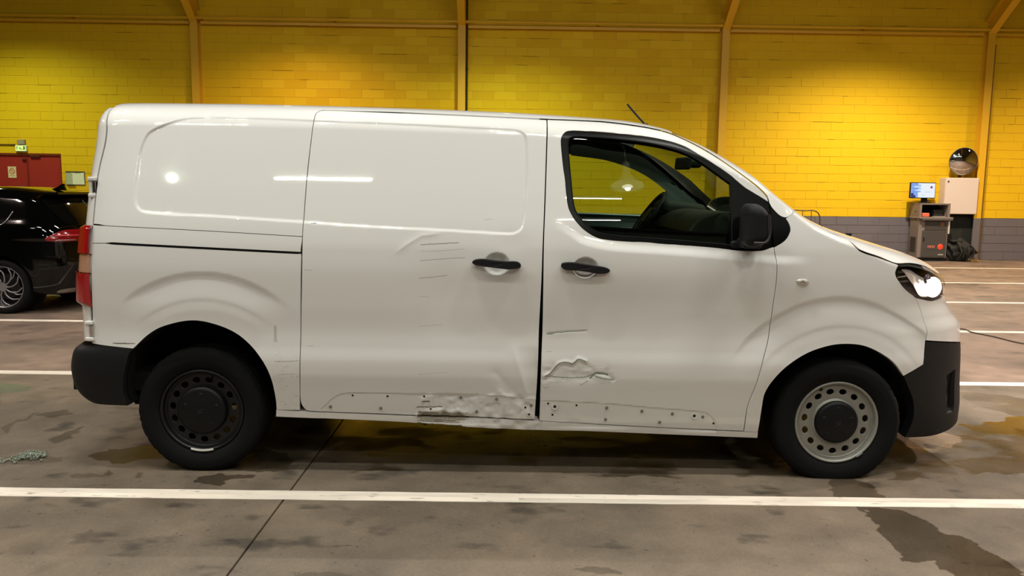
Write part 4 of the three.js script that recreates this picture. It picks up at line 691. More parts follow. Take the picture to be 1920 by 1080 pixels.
obj('door_trim', farSide(panel(smooth([[0.2, 1.355, 1], [1.05, 1.33, 1], [1.05, 1.235, 1], [0.2, 1.25, 1]], 0.05), { cell: 0.06, surface: inset(0.07), depth: 0.03 })), trim, van, 'grey-blue far door top');
obj('door_trim', [doorTop, farSide(panel(smooth([[0.2, 1.25, 1], [1.05, 1.235, 1], [1.05, 0.9, 1], [0.2, 0.9, 1]], 0.05), { cell: 0.06, surface: inset(0.075), depth: -0.04 }))], dashMat, van);
{ const s = new THREE.Shape(); s.moveTo(1.46, 1.29); s.quadraticCurveTo(1.2, 1.375, 1.04, 1.362); s.quadraticCurveTo(0.93, 1.35, 0.9, 1.27); s.lineTo(0.93, 1.16); s.lineTo(0.86, 1.1); s.lineTo(0.9, 0.8); s.lineTo(1.4, 0.75);
  const d = obj('dashboard', new THREE.ExtrudeGeometry(s, { depth: 1.42, bevelEnabled: true, bevelSize: 0.015, bevelThickness: 0.015, bevelSegments: 3, curveSegments: 24 }).translate(0, 0, -0.71), std(0x1d1c18, 0.65), van, 'dark dashboard');
  obj('dash_cowl', moved(rbox(0.3, 0.11, 0.42, 0.05, 0, 0, 0, 5), 1.06, 1.365, -0.4, 0, 0, -0.12), dashMat, d); obj('air_vent', moved(cyl(0.055, 0.06, 0.05, 28), 0.98, 1.27, 0.6, 0, 0, Math.PI / 2), inner, d); obj('glove_box_line', box(0.006, 0.006, 0.6, 0.905, 1.2, 0.35), inner, d); obj('vent_pod', new THREE.SphereGeometry(0.075, 24, 16).scale(0.9, 1.35, 0.8).translate(1.07, 1.27, 0.73), inner, d); }
{ const c = [0.86, 1.325, -0.4], t = obj('steering_wheel', new THREE.TorusGeometry(0.175, 0.016, 14, 56), blackPlastic, van, 'black steering wheel');
  t.rotation.set(0, 0, 0); t.geometry.rotateY(Math.PI / 2).rotateZ(-0.62); t.position.set(...c);
  obj('steering_boss', rbox(0.05, 0.13, 0.16, 0.02, 0.01, 0, 0).rotateZ(-0.62), blackPlastic, t); obj('spoke', [box(0.018, 0.03, 0.33), box(0.018, 0.16, 0.03, 0, -0.08, 0)].map((g) => g.rotateZ(-0.62)), blackPlastic, t); obj('steering_column', cyl(0.03, 0.045, 0.3, 18).rotateZ(Math.PI / 2 - 0.62).translate(0.15, -0.1, 0), dashMat, t); }
{ const m = obj('rear_view_mirror', moved(rbox(0.03, 0.075, 0.22, 0.014, 0, 0, 0, 4), 0.99, 1.655, 0.02, 0, 0.15, -0.1), blackPlastic, van, 'rear view mirror'); obj('mirror_stalk', [tube([[1.0, 1.66, 0.0], [1.04, 1.675, 0], [1.05, 1.69, 0]], 0.012, 8, 8), rbox(0.09, 0.05, 0.08, 0.02, 1.06, 1.655, 0.0)], blackPlastic, m); }

// wheels
const steel = std(0x8f8d86, 0.42, { metalness: 0.35 }), blackSteel = std(0x111112, 0.4, { metalness: 0.2 });
function wheel(hx, hy, hz, rimMat, rear, far) {
  const R = 0.334, W = 0.215, shape = new THREE.Shape(); shape.absarc(0, 0, 0.188, 0, Math.PI * 2, false);
  const hub = new THREE.Path(); hub.absarc(0, 0, 0.124, 0, Math.PI * 2, true); shape.holes.push(hub);
  const n = 15;
  for (let i = 0; i < n; i++) { const a = i / n * 2 * Math.PI + 0.1, h = new THREE.Path(); h.absellipse(0.16 * Math.cos(a), 0.16 * Math.sin(a), 0.0215, 0.0175, 0, Math.PI * 2, true, a + Math.PI / 2); shape.holes.push(h); }
  const disc = new THREE.ExtrudeGeometry(shape, { depth: 0.006, bevelEnabled: true, bevelSize: 0.0025, bevelThickness: 0.0025, bevelSegments: 3, curveSegments: 48 }).translate(0, 0, -0.036);
  const hat = lathe([[0.05, -0.012], [0.1, -0.014], [0.112, -0.018], [0.122, -0.028], [0.128, -0.0305]], 72).rotateX(Math.PI / 2);
  const rim = lathe([[0.187, -0.03], [0.191, -0.026], [0.1935, -0.02], [0.1965, -0.024], [0.2, -0.022], [0.203, -0.008], [0.2065, -0.002], [0.211, 0.0005], [0.216, 0], [0.2185, -0.005], [0.218, -0.012], [0.213, -0.016], [0.205, -0.03], [0.2, -0.06], [0.19, -0.1], [0.19, -0.17]], 72).rotateX(Math.PI / 2);
  const w = obj('wheel', [disc, hat, rim], rimMat, van, far ? undefined : rear ? 'rear wheel, black steel rim' : 'front wheel, silver steel rim with round holes');
  w.position.set(hx, hy, far ? -hz : hz); if (far) w.rotation.y = Math.PI;
  w.rotation.z = far ? 0.4 : 0;
  const prof = [[0.2, -0.19], [0.222, -0.2], [0.25, -0.208], [0.28, -0.212], [0.305, -0.207], [0.322, -0.198], [0.331, -0.185], [R, -0.165], [R, -0.142], [R - 0.007, -0.14], [R - 0.007, -0.132], [R, -0.13], [R, -0.098], [R - 0.007, -0.096], [R - 0.007, -0.088], [R, -0.086], [R, -0.054], [R - 0.007, -0.052], [R - 0.007, -0.044], [R, -0.042], [R - 0.001, -0.02], [0.329, -0.004], [0.322, 0.006], [0.317, 0.01], [0.305, 0.016], [0.303, 0.018], [0.28, 0.02], [0.262, 0.0185], [0.26, 0.0165], [0.25, 0.0145], [0.236, 0.008], [0.226, 0.0], [0.222, -0.004], [0.216, -0.014]];
  const tg = lathe(prof, 120).rotateX(Math.PI / 2), q = tg.attributes.position;
  for (let i = 0; i < q.count; i++) {
    const x = q.getX(i), y = q.getY(i), z = q.getZ(i), r = Math.hypot(x, y), a = Math.atan2(y, x);
    if (r > 0.3185 && z > -0.2) { const k = 1 - (Math.sin(a * 70 + z * 40) > 0.55 ? 0.012 : 0); q.setXY(i, x * k, y * k); }
    const floorY = -hy + 0.002, yy = q.getY(i);
    if (yy < floorY) { q.setY(i, floorY); q.setZ(i, z + (z > -0.1 ? 1 : -1) * (floorY - yy) * 0.25); }
  }
  tg.computeVertexNormals(); tg.rotateZ(-w.rotation.z * 0);
  const tyre = obj('tyre', tg, rubber, w, 'black tyre');
  if (far) { w.rotation.z = 0; }
  const cr = rear ? 0.128 : 0.112;
  const cap = lathe([[0, 0.006], [cr * 0.35, 0.005], [cr * 0.42, 0.001], [cr * 0.85, -0.004], [cr * 0.95, -0.009], [cr, -0.018], [cr, -0.04]].map(([a, b]) => [a + 1e-4, b + 0.012]), 48).rotateX(Math.PI / 2), bumps = [];
  for (let i = 0; i < 5; i++) { const a = i / 5 * 2 * Math.PI + 0.3; bumps.push(new THREE.SphereGeometry(0.012, 14, 10).scale(1, 1, 0.35).translate(Math.cos(a) * cr * 0.66, Math.sin(a) * cr * 0.66, 0.009)); }
  const hc = obj('hub_cap', [cap, ...bumps], phys(0x0a0a0b, 0.5, { specularIntensity: 0.5 }), w, 'black hub cap');
  obj('cap_emblem', [moved(box(0.03, 0.005, 0.003), -0.0, 0.006, 0.018, 0, 0, 0.45), moved(box(0.03, 0.005, 0.003), 0.0, -0.006, 0.018, 0, 0, 0.45)], std(0x1c1c1e, 0.4), hc);
  if (!far) { const a0 = rear ? -1.86 : -1.02, a1 = rear ? -1.3 : -0.84; obj('balance_weight', tube(range(a0, a1, 8).map((a) => [Math.cos(a) * 0.2135, Math.sin(a) * 0.2135, 0.002]), 0.006, 16, 8), std(rear ? 0xb9b6b0 : 0x6f7275, 0.5), w, rear ? 'pale balance weight' : 'grey balance weight'); obj('valve', moved(cyl(0.005, 0.006, 0.03, 10), rear ? 0.05 : -0.085, rear ? 0.172 : 0.17, -0.018, Math.PI / 2 - 0.4), rubber, w); }
}
wheel(-1.654, 0.321, 0.9, blackSteel, true); wheel(1.656, 0.298, 0.9, steel, false); wheel(-1.654, 0.321, 0.9, blackSteel, true, true); wheel(1.656, 0.298, 0.9, steel, false, true);
// ---------------------------------------------------------------- the black hatchback at the left
const carPaint = phys(0x020303, 0.05), darkGlass = phys(0x050606, 0.04, { clearcoat: 1, clearcoatRoughness: 0.0 });
const hatch = thing('hatchback_car', 'black five-door hatchback seen from its rear corner behind the van tail', 'car', [-5.9, 0, -4.98]);
{
  const half = curve([[0.18, 0.83], [0.35, 0.885], [0.6, 0.9], [0.85, 0.89], [0.98, 0.865], [1.1, 0.8], [1.3, 0.695], [1.46, 0.6]]), tail = outline({ a: 0.72, n: 3.6 }), nose = outline({ a: 0.9, n: 2.8 });
  const rearX = curve([[0.2, 0.72], [0.32, 0.79], [0.55, 0.83], [0.72, 0.82], [0.9, 0.8], [1.0, 0.74], [1.1, 0.66], [1.25, 0.53], [1.36, 0.42], [1.46, 0.34]]), frontX = curve([[0.2, -3.4], [0.5, -3.46], [0.7, -3.4], [0.8, -3.3], [0.95, -3.0], [1.46, -2.9]]);
  const top = curve([[-3.5, 0.78], [-3.2, 0.86], [-2.5, 1.0], [-2.2, 1.06], [-1.35, 1.42], [-0.9, 1.46], [-0.2, 1.462], [0.25, 1.42], [0.5, 1.36]]), A = 0.1, B = -2.55, UT = A + tail[1600][0], UN = B - nose[1600][0];
  const carSkin = (u, y) => {
    let x = u, w = 1;
    if (u > A) { const [a, b] = along(tail, u - A); x = A + a / 0.72 * (rearX(y) - A); w = b; }
    if (u < B) { const [a, b] = along(nose, B - u); x = B + a / 0.9 * (frontX(y) - B); w = b; }
    const t = clamp((y - top(x) + 0.13) / 0.13, 0, 1), flare = 0.012 * sstep(0.47, 0.36, Math.hypot(x, y - 0.31)) + 0.012 * sstep(0.47, 0.36, Math.hypot(x + 2.62, y - 0.31)), line = 0.008 * sstep(0.025, 0, Math.abs(y - 0.86 - u * 0.01));
    return [x, y, half(y) * w * (1 - t * t) ** 0.2 + (w > 0.9 ? flare + line : 0)];
  };
  const lift = (k) => (u, y) => { const p = carSkin(u, y), n = pressed(carSkin, u, y); return p.map((v, i) => v + n[i] * k); };
  const both2 = (name, g, m, parent, label) => { const o = obj(name, g, m, parent, label); obj(name, farSide(g), m, parent); return o; };
  const cut = (cx, s) => range(0, Math.PI, 18).map((a) => [cx + s * -0.365 * Math.cos(a), 0.3 + 0.375 * Math.sin(a)]);
  const belt = 1.33, lower = [[UT, 0.24], ...[UT - 0.5, 0.75, 0.55].map((u) => [u, 0.22]), [0.365, 0.26], ...cut(0, -1), [-0.365, 0.2], [-2.255, 0.2], ...cut(-2.62, -1), [-2.985, 0.22], [-3.2, 0.22], [UN, 0.24], [UN, 0.66], [-3.2, 0.72], [-2.9, 0.9], [-2.5, 0.96], [-2.2, 1.02], [-1.9, 1.12], [-1.6, 1.25], [-1.4, belt], [UT, belt]];
  const shape = smooth(lower.map((p) => [...p, 1]), 0.03);
  both2('body_shell', panel(shape, { cell: 0.03, surface: carSkin }), carPaint, hatch, 'black painted body');
  const cap = (u0, u1, y0, n) => { const us = range(u0, u1, n), pos = [], uv = [], idx = []; us.forEach((u) => range(0, 1, 14).forEach((f) => { const x = carSkin(u, belt)[0], yt = top(x), lo = Math.min(y0(u), yt - 0.004), q0 = (1 - clamp((lo - yt + 0.13) / 0.13, 0, 1) ** 2) ** 0.2, q = lerp(q0, 0, f), y = yt - 0.13 + 0.13 * Math.sqrt(1 - q ** 5), yy = f === 0 ? lo : y, w = u > A ? along(tail, u - A)[1] : u < B ? along(nose, B - u)[1] : 1; pos.push(u > A ? carSkin(u, yy)[0] : u < B ? carSkin(u, yy)[0] : x, yy, half(yy) * w * q); uv.push(x, f); })); for (let i = 0; i < us.length - 1; i++) for (let j = 0; j < 14; j++) { const a = i * 15 + j; idx.push(a, a + 15, a + 16, a, a + 16, a + 1); } return geometry(pos, null, uv, idx); };
  both2('car_roof', cap(-1.5, 0.62, () => belt, 80), carPaint, hatch); both2('hood', cap(-3.6, -2.1, (u) => (u < -3.2 ? 0.7 : u < -2.5 ? 0.88 : 0.98), 40), carPaint, hatch); both2('windscreen', cap(-2.14, -1.46, (u) => lerp(1.02, 1.36, (u + 2.14) / 0.68), 20), darkGlass, hatch);
  both2('side_window', panel(smooth([[0.09, 1.17], [0.02, 1.05], [-0.1, 1.02], [-0.6, 1.0, 1], [-0.6, 1.34, 1], [-0.3, 1.34], [-0.08, 1.3], [0.05, 1.24]], 0.02), { cell: 0.03, surface: lift(0.004), depth: 0.006 }), darkGlass, hatch);
  both2('side_window', panel(smooth([[-0.64, 1.0, 1], [-1.7, 1.0, 1], [-1.3, 1.28], [-1.0, 1.34], [-0.64, 1.34, 1]], 0.02), { cell: 0.03, surface: lift(0.004), depth: 0.006 }), darkGlass, hatch);
  both2('window_trim', tube([[0.105, 1.17], [0.03, 1.035], [-0.1, 1.003], [-0.6, 0.985], [-1.2, 0.98]].map(([u, y]) => lift(0.006)(u, y)), 0.006, 40, 6), std(0x9b989a, 0.25, { metalness: 0.9 }), hatch);
  both2('rear_window', panel(smooth([[0.62, 1.31, 1], [UT, 1.325, 1], [UT, 1.02, 1], [0.88, 1.02], [0.8, 1.04]], 0.02), { cell: 0.03, surface: lift(0.004), depth: 0.008 }), darkGlass, hatch, 'dark rear window');
  obj('spoiler', [rbox(0.22, 0.03, 1.16, 0.012, 0.42, 1.385, 0).rotateZ(-0.0)], carPaint, hatch, 'black roof spoiler');
  const red = phys(0x7c0a10, 0.15, { clearcoat: 1, clearcoatRoughness: 0.03 });
  const tl = both2('tail_lamp', panel(smooth([[0.52, 0.865], [0.66, 0.94], [0.8, 0.965], [1.16, 0.955, 1], [1.15, 0.845, 1], [0.86, 0.835], [0.6, 0.835]], 0.02), { cell: 0.015, surface: lift(0.012), depth: 0.02 }), red, hatch, 'dark red tail lamp');
  obj('lamp_bar', tube(range(0.62, 1.1, 10).map((u) => lift(0.016)(u, 0.9)), 0.008, 20, 8), phys(0xd23a40, 0.2, { clearcoat: 1 }), tl); obj('lamp_edge', tube(range(0.62, 0.84, 8).map((u) => lift(0.016)(u, 0.85)), 0.005, 16, 8), std(0xb9b2b0, 0.2, { metalness: 0.7 }), tl);
  both2('bumper_crease', tube(range(0.5, 1.4, 14).map((u) => lift(0.002)(u, 0.66 + 0.03 * Math.sin(u * 5))), 0.008, 24, 8), carPaint, hatch); both2('reflector', panel(smooth([[1.02, 0.555], [1.2, 0.56], [1.2, 0.53], [1.02, 0.53]], 0.03), { cell: 0.03, surface: lift(0.006), depth: 0.006 }), red, hatch); both2('number_plate_step', tube(range(0.9, UT, 12).map((u) => lift(0.004)(u, 0.42)), 0.012, 24, 8), carPaint, hatch);
  both2('exhaust_trim', panel(smooth([[0.62, 0.245], [0.9, 0.25], [0.92, 0.285], [0.65, 0.275]], 0.02), { cell: 0.02, surface: lift(0.01), depth: 0.02 }), std(0xaaa59e, 0.25, { metalness: 0.9 }), hatch, 'bright exhaust trim');
  const fin = new THREE.Shape(); fin.moveTo(-0.11, 0); fin.quadraticCurveTo(-0.03, 0.012, 0.02, 0.055); fin.lineTo(0.055, 0.07); fin.quadraticCurveTo(0.06, 0.02, 0.07, 0); obj('aerial_fin', new THREE.ExtrudeGeometry(fin, { depth: 0.03, bevelEnabled: true, bevelSize: 0.008, bevelThickness: 0.008, bevelSegments: 3 }).translate(0.22, 1.425, -0.015), carPaint, hatch, 'black shark fin aerial');
  both2('door_handle', rbox(0.18, 0.03, 0.03, 0.012, -0.16, 0.89, half(0.89) + 0.015), carPaint, hatch);
  obj('underside', rbox(3.7, 0.2, 1.4, 0.04, -1.3, 0.3, 0), inner, hatch); obj('inner_body', rbox(1.9, 0.75, 1.05, 0.06, -0.55, 0.85, 0), inner, hatch);
  for (const wx of [0, -2.62]) for (const s of [1, -1]) obj('wheel_arch_liner', [cyl(0.36, 0.36, 0.03, 28).rotateX(Math.PI / 2).translate(wx, 0.31, s * 0.62)], inner, hatch);
  const alloy = std(0x8b898c, 0.3, { metalness: 0.6 });
  for (const wx of [0, -2.62]) for (const s of [1, -1]) {
    const spokes = [];
    for (let i = 0; i < 10; i++) { const a = i / 10 * 2 * Math.PI, P = (r, d, z) => [r * Math.cos(a + d), r * Math.sin(a + d), z]; spokes.push(tube([P(0.035, 0, -0.012), P(0.1, 0.06, -0.008), P(0.17, 0.3, -0.012), P(0.226, 0.62, -0.012)], 0.0085, 18, 6)); if (i % 2) spokes.push(tube([P(0.12, 0.1, -0.012), P(0.18, 0.14, -0.012), P(0.226, 0.28, -0.014)], 0.007, 12, 6)); }
    const w = obj('wheel', [lathe([[0.222, -0.03], [0.226, -0.012], [0.236, 0], [0.242, -0.004], [0.24, -0.016], [0.225, -0.06], [0.215, -0.15]], 56).rotateX(Math.PI / 2), ...spokes, cyl(0.05, 0.05, 0.02, 24, 0, -0.012, 0).rotateX(Math.PI / 2)], alloy, hatch, 'alloy wheel with swirling spokes');
    w.position.set(wx, 0.31, s * 0.885); if (s < 0) w.rotation.y = Math.PI;
    obj('brake_disc', cyl(0.15, 0.15, 0.02, 32).rotateX(Math.PI / 2).translate(0, 0, -0.1), std(0x2a2a2a, 0.5, { metalness: 0.6 }), w);
    obj('tyre', lathe([[0.215, -0.16], [0.24, -0.2], [0.29, -0.205], [0.31, -0.19], [0.315, -0.17], [0.315, -0.03], [0.311, -0.012], [0.3, 0.0], [0.28, 0.006], [0.255, 0.006], [0.24, -0.006]], 64).rotateX(Math.PI / 2), rubber, w);
    obj('backing', cyl(0.215, 0.215, 0.01, 32).rotateX(Math.PI / 2).translate(0, 0, -0.14), inner, w);
  }
}

// ---------------------------------------------------------------- along the back wall
const ow = (x, y, z) => { const p = V(x, y, z).applyAxisAngle(V(0, 1, 0), 0.016); return [p.x, p.y, p.z - 13.45]; };   // a point measured on the wall's face
const TURN = 0.016;
{ // double red door
  const t = new THREE.Group(); t.name = 'door_1'; t.position.set(...ow(-11.14, 0, 0)); t.rotation.y = TURN; scene.add(t); tag(t, 'red double door in the yellow wall under the lit exit sign', 'door', null, 'structure');
  const redPaint = std(0x9a2622, 0.55, { bumpMap: grain, bumpScale: 0.0005 }), frame = std(0x7a1f1a, 0.5);
  obj('door_leaf', rbox(0.765, 2.15, 0.045, 0.006, -0.388, 1.08, -0.06), redPaint, t); obj('door_leaf', rbox(0.765, 2.15, 0.045, 0.006, 0.388, 1.08, -0.06), redPaint, t);
  obj('door_frame', [box(1.56, 0.03, 0.12, 0, 2.185, -0.05), box(0.02, 2.2, 0.12, -0.782, 1.1, -0.05), box(0.02, 2.2, 0.12, 0.782, 1.1, -0.05)], frame, t);
  obj('door_strip', box(0.04, 2.1, 0.012, 0.01, 1.07, -0.032), frame, t); obj('door_closer', [rbox(0.09, 0.05, 0.05, 0.008, -0.05, 2.06, -0.02), rbox(0.22, 0.045, 0.05, 0.008, 0.2, 2.13, -0.015)], std(0x4a1512, 0.6), t);
  for (const s of [-1, 1]) obj('door_handle', tube([[s * 0.08, 1.05, -0.04], [s * 0.08, 1.05, 0.01], [s * 0.2, 1.05, 0.012]], 0.009, 14, 8), chrome, t); }
{ const t = thing('door_notice', 'pale paper notice with a round ban sign, stuck to the red door', 'sign', ow(-11.49, 1.77, -0.03), TURN);
  obj('paper', box(0.185, 0.255, 0.003), std(0xe0c6a8, 0.8), t);
  obj('ban_ring', new THREE.TorusGeometry(0.055, 0.008, 6, 28).scale(1, 1, 0.15).translate(0, 0.02, 0.002), std(0xb4543c, 0.7), t); obj('ban_bar', moved(box(0.1, 0.012, 0.002), 0, 0.02, 0.002, 0, 0, -0.7), std(0xb4543c, 0.7), t); obj('pictogram', [box(0.05, 0.01, 0.002, 0, 0.028, 0.0016), box(0.1, 0.012, 0.002, 0, -0.075, 0.0016), box(0.09, 0.01, 0.002, 0, 0.095, 0.0016)], std(0x8d8a6c, 0.8), t); }
{ const t = thing('exit_sign', 'small lit green and white emergency exit sign above the red door', 'sign', ow(-11.21, 2.305, 0.0), TURN);
  obj('housing', rbox(0.26, 0.15, 0.06, 0.02, 0, 0, 0.035), std(0xc9cbb8, 0.4), t);
  const face = print(256, 128, (g) => { g.fillStyle = '#e9f6b8'; g.fillRect(0, 0, 256, 128); g.fillStyle = '#2f6a34'; g.fillRect(20, 14, 42, 78); g.fillRect(196, 10, 44, 86); g.beginPath(); g.moveTo(104, 30); g.lineTo(150, 58); g.lineTo(104, 86); g.fill(); g.fillRect(112, 78, 90, 16); g.fillStyle = '#f6ffd8'; g.beginPath(); g.arc(43, 30, 8, 0, 7); g.fill(); g.fillRect(36, 40, 14, 40); });
  obj('sign_face', rbox(0.23, 0.115, 0.006, 0.002, 0, 0, 0.067), std(0xffffff, 0.5, { map: face, emissiveMap: face, emissive: lin(0.9, 1, 0.6), emissiveIntensity: 0.9 }), t);
  const l = new THREE.RectAreaLight(lin(0.85, 1, 0.6), 1.2, 0.22, 0.11), p = ow(-11.21, 2.305, 0.076), q = ow(-11.21, 2.1, 2); l.position.set(...p); l.lookAt(...q); scene.add(l); }
{ const t = thing('junction_box', 'grey junction box on the wall right above the exit sign', 'box', ow(-11.2, 2.445, 0), TURN); obj('box_body', rbox(0.17, 0.12, 0.06, 0.01, 0, 0, 0.032), std(0x8d7f70, 0.6), t); obj('box_lid', rbox(0.15, 0.1, 0.008, 0.003, 0, 0, 0.066), std(0x9c8e80, 0.6), t); }
{ const t = thing('cable_conduit', 'thin dark conduit running left along the wall from the exit sign', 'pipe', ow(-12.15, 2.39, 0.022), TURN); obj('pipe', new THREE.CylinderGeometry(0.013, 0.013, 1.6, 10).rotateZ(Math.PI / 2), std(0x6d5610, 0.6), t); for (const x of [-0.6, 0.2]) obj('pipe_clip', box(0.02, 0.035, 0.02, x, 0, -0.01), std(0x6d5610, 0.6), t); }
{ const t = thing('notice_board', 'small board holding curled white sheets on the wall between the red door and the van', 'notice board', ow(-10.04, 1.65, 0), TURN);
  obj('board', rbox(0.43, 0.31, 0.02, 0.004, 0, 0, 0.012), std(0x8b8a78, 0.7), t);
  const sheet = (w, x, k) => { const g = new THREE.PlaneGeometry(w, 0.27, 12, 6), p = g.attributes.position; for (let i = 0; i < p.count; i++) { const a = p.getX(i) / w, b = p.getY(i) / 0.27; p.setZ(i, 0.03 + k * Math.sin((a + 0.5) * 2.6) * (0.6 + b)); p.setY(i, p.getY(i) - 0.02 * Math.sin((a + 0.5) * 3.1) * (b + 0.5)); } g.computeVertexNormals(); return g.translate(x, -0.005, 0); };
  const paper = std(0xe9ebd8, 0.8, { side: THREE.DoubleSide }); obj('sheet', sheet(0.15, -0.13, 0.018), std(0xb4b8a2, 0.8, { side: THREE.DoubleSide }), t); obj('sheet', sheet(0.29, 0.06, 0.022), paper, t); obj('top_edge', rbox(0.43, 0.012, 0.03, 0.004, 0, 0.15, 0.022), std(0x45432f, 0.6), t); obj('pen_tray', rbox(0.18, 0.014, 0.05, 0.004, -0.1, -0.155, 0.03), std(0x33322a, 0.6), t); }
{ const t = thing('convex_mirror', 'round convex safety mirror on a bracket above the white cabinet', 'mirror', ow(10.22, 2.27, 0), TURN);
  obj('bracket', [box(0.06, 0.5, 0.04, 0.1, -0.1, 0.02), box(0.05, 0.05, 0.22, 0.1, 0.0, 0.13)], std(0x3a2a12, 0.6), t);
  const g = new THREE.SphereGeometry(0.52, 64, 32, 0, Math.PI * 2, 0, Math.asin(0.31 / 0.52)).rotateX(Math.PI / 2).translate(0, 0, -0.52 * Math.cos(Math.asin(0.31 / 0.52)));
  const head = obj('mirror_face', g, std(0xe8e4de, 0.02, { metalness: 1 }), t, 'domed mirror'); head.position.set(0, 0, 0.26); head.rotation.set(0.1, -0.1, 0);
  obj('mirror_back', lathe([[0.001, -0.06], [0.2, -0.055], [0.29, -0.03], [0.318, 0.0], [0.318, 0.008], [0.308, 0.008]], 56).rotateX(Math.PI / 2), std(0x6d6253, 0.5), head); }
{ const t = thing('wall_cabinet', 'pale metal electrical cabinet with two locks hung on the wall under the convex mirror', 'cabinet', ow(10.24, 1.07, 0), TURN);
  const m = std(0xcdbdb2, 0.5); obj('cabinet_body', rbox(0.77, 0.83, 0.24, 0.01, 0, 0.415, 0.125), m, t); const d = obj('cabinet_door', rbox(0.755, 0.815, 0.02, 0.008, 0, 0.415, 0.256), std(0xd6c6bd, 0.45), t, 'pale cabinet door');
  for (const y of [0.745, 0.085]) obj('lock', cyl(0.017, 0.017, 0.02, 16).rotateX(Math.PI / 2).translate(-0.33, y, 0.27), inner, d); obj('switch', rbox(0.03, 0.05, 0.04, 0.008, 0.4, 0.38, 0.12), std(0x5a1c16, 0.5), t); obj('cable', tube([[0.4, 0.4, 0.1], [0.415, 0.5, 0.08], [0.41, 0.62, 0.06]], 0.008, 12, 6), std(0x5a1c16, 0.5), t); }
{ const t = thing('rubber_panel', 'black sheet leaning on the wall under the pale cabinet, behind the bag', 'panel', ow(10.36, 0.35, 0), TURN); obj('sheet', moved(rbox(0.64, 0.7, 0.03, 0.008), 0, 0.36, 0.03), std(0x1d1f1b, 0.8), t); obj('bar', rbox(0.64, 0.04, 0.05, 0.01, 0, 0.69, 0.04), inner, t); }
{ // test stand
  const t = thing('diagnostic_kiosk', 'dark grey test stand with a lit monitor and an orange ball logo on its door', 'kiosk', [9.52, 0, -13.2], TURN), grey = std(0x7c706b, 0.55), dark = std(0x45413f, 0.55);
  obj('cabinet_body', rbox(0.68, 0.92, 0.4, 0.012, 0, 0.54, -0.1), grey, t, 'grey housing'); obj('plinth', box(0.64, 0.08, 0.36, 0, 0.04, -0.1), inner, t);
  const door = obj('cabinet_door', rbox(0.56, 0.6, 0.016, 0.005, 0.03, 0.4, 0.107), dark, t, 'dark grey door'); obj('door_handle', rbox(0.03, 0.09, 0.012, 0.004, -0.21, 0.5, 0.117), inner, door);
  const logo = print(512, 192, (g) => { g.fillStyle = '#45413f'; g.fillRect(0, 0, 512, 192); g.fillStyle = '#e0796c'; g.font = 'bold 92px sans-serif'; g.fillText('NEXI', 14, 128, 270); g.fillStyle = '#e4472a'; g.beginPath(); g.arc(392, 96, 84, 0, 7); g.fill(); g.fillStyle = '#ef7350'; g.beginPath(); g.arc(384, 74, 52, 0, 7); g.fill(); g.fillStyle = '#e4472a'; g.beginPath(); g.arc(394, 96, 44, 0, 7); g.fill(); });
  obj('logo_plate', rbox(0.4, 0.15, 0.003, 0.001, 0.075, 0.335, 0.1165), std(0xffffff, 0.5, { map: logo }), door, 'orange lettering and ball'); obj('name_plate', box(0.12, 0.024, 0.003, 0.2, 0.155, 0.1165), std(0xb0aaa0, 0.4), door);
  obj('drawer_front', rbox(0.5, 0.24, 0.02, 0.006, 0.05, 0.83, 0.108), std(0x403c3a, 0.5), t, 'dark upper flap'); obj('ring_switch', new THREE.TorusGeometry(0.032, 0.009, 8, 28).translate(0.19, 0.85, 0.122), std(0xb8612c, 0.5), t, 'orange ring switch'); obj('key_light', box(0.02, 0.02, 0.01, 0.265, 0.905, 0.12), std(0xd09a50, 0.5), t);
  obj('hanging_tag', rbox(0.035, 0.3, 0.012, 0.004, 0.345, 0.78, 0.12), std(0xc9c4be, 0.6), t, 'pale strip hanging at the side'); obj('work_top', rbox(0.76, 0.04, 0.5, 0.01, 0.02, 0.985, -0.07), grey, t); obj('lip', rbox(0.7, 0.05, 0.03, 0.008, 0.04, 0.955, 0.175), std(0x55504d, 0.5), t);
  obj('upper_box', [box(0.05, 0.3, 0.42, -0.325, 1.15, -0.1), box(0.05, 0.3, 0.42, 0.325, 1.15, -0.1), box(0.7, 0.03, 0.42, 0, 1.3, -0.1), box(0.7, 0.3, 0.02, 0, 1.15, -0.3)], grey, t); obj('dark_recess', box(0.6, 0.27, 0.01, 0, 1.14, -0.28), inner, t);
  obj('printer', rbox(0.22, 0.16, 0.2, 0.012, 0.16, 1.09, -0.12), std(0x2d2b29, 0.5), t); obj('keyboard', rbox(0.26, 0.02, 0.1, 0.004, 0.1, 1.015, 0.1), std(0x8f8680, 0.5), t); obj('red_case', rbox(0.16, 0.09, 0.14, 0.02, -0.19, 1.05, 0.04), std(0xd8674c, 0.5), t, 'red hand unit'); obj('vent_grille', [...Array(10).keys()].map((i) => box(0.006, 0.012, 0.24, -0.344, 0.22 + i * 0.035, -0.1)), inner, t); for (const y of [0.95, 1.13]) obj('side_socket', cyl(0.014, 0.014, 0.01, 14).rotateZ(Math.PI / 2).translate(-0.345 - (y > 1 ? 0.008 : 0), y, -0.05), inner, t);
  obj('monitor_stand', [rbox(0.13, 0.2, 0.05, 0.01, -0.13, 1.4, -0.15), rbox(0.22, 0.02, 0.16, 0.006, -0.13, 1.325, -0.12)], inner, t);
  const mon = obj('monitor', rbox(0.62, 0.36, 0.045, 0.012), inner, t, 'monitor showing a white and blue page'); mon.position.set(-0.22, 1.605, -0.08); mon.rotation.y = 0.1;
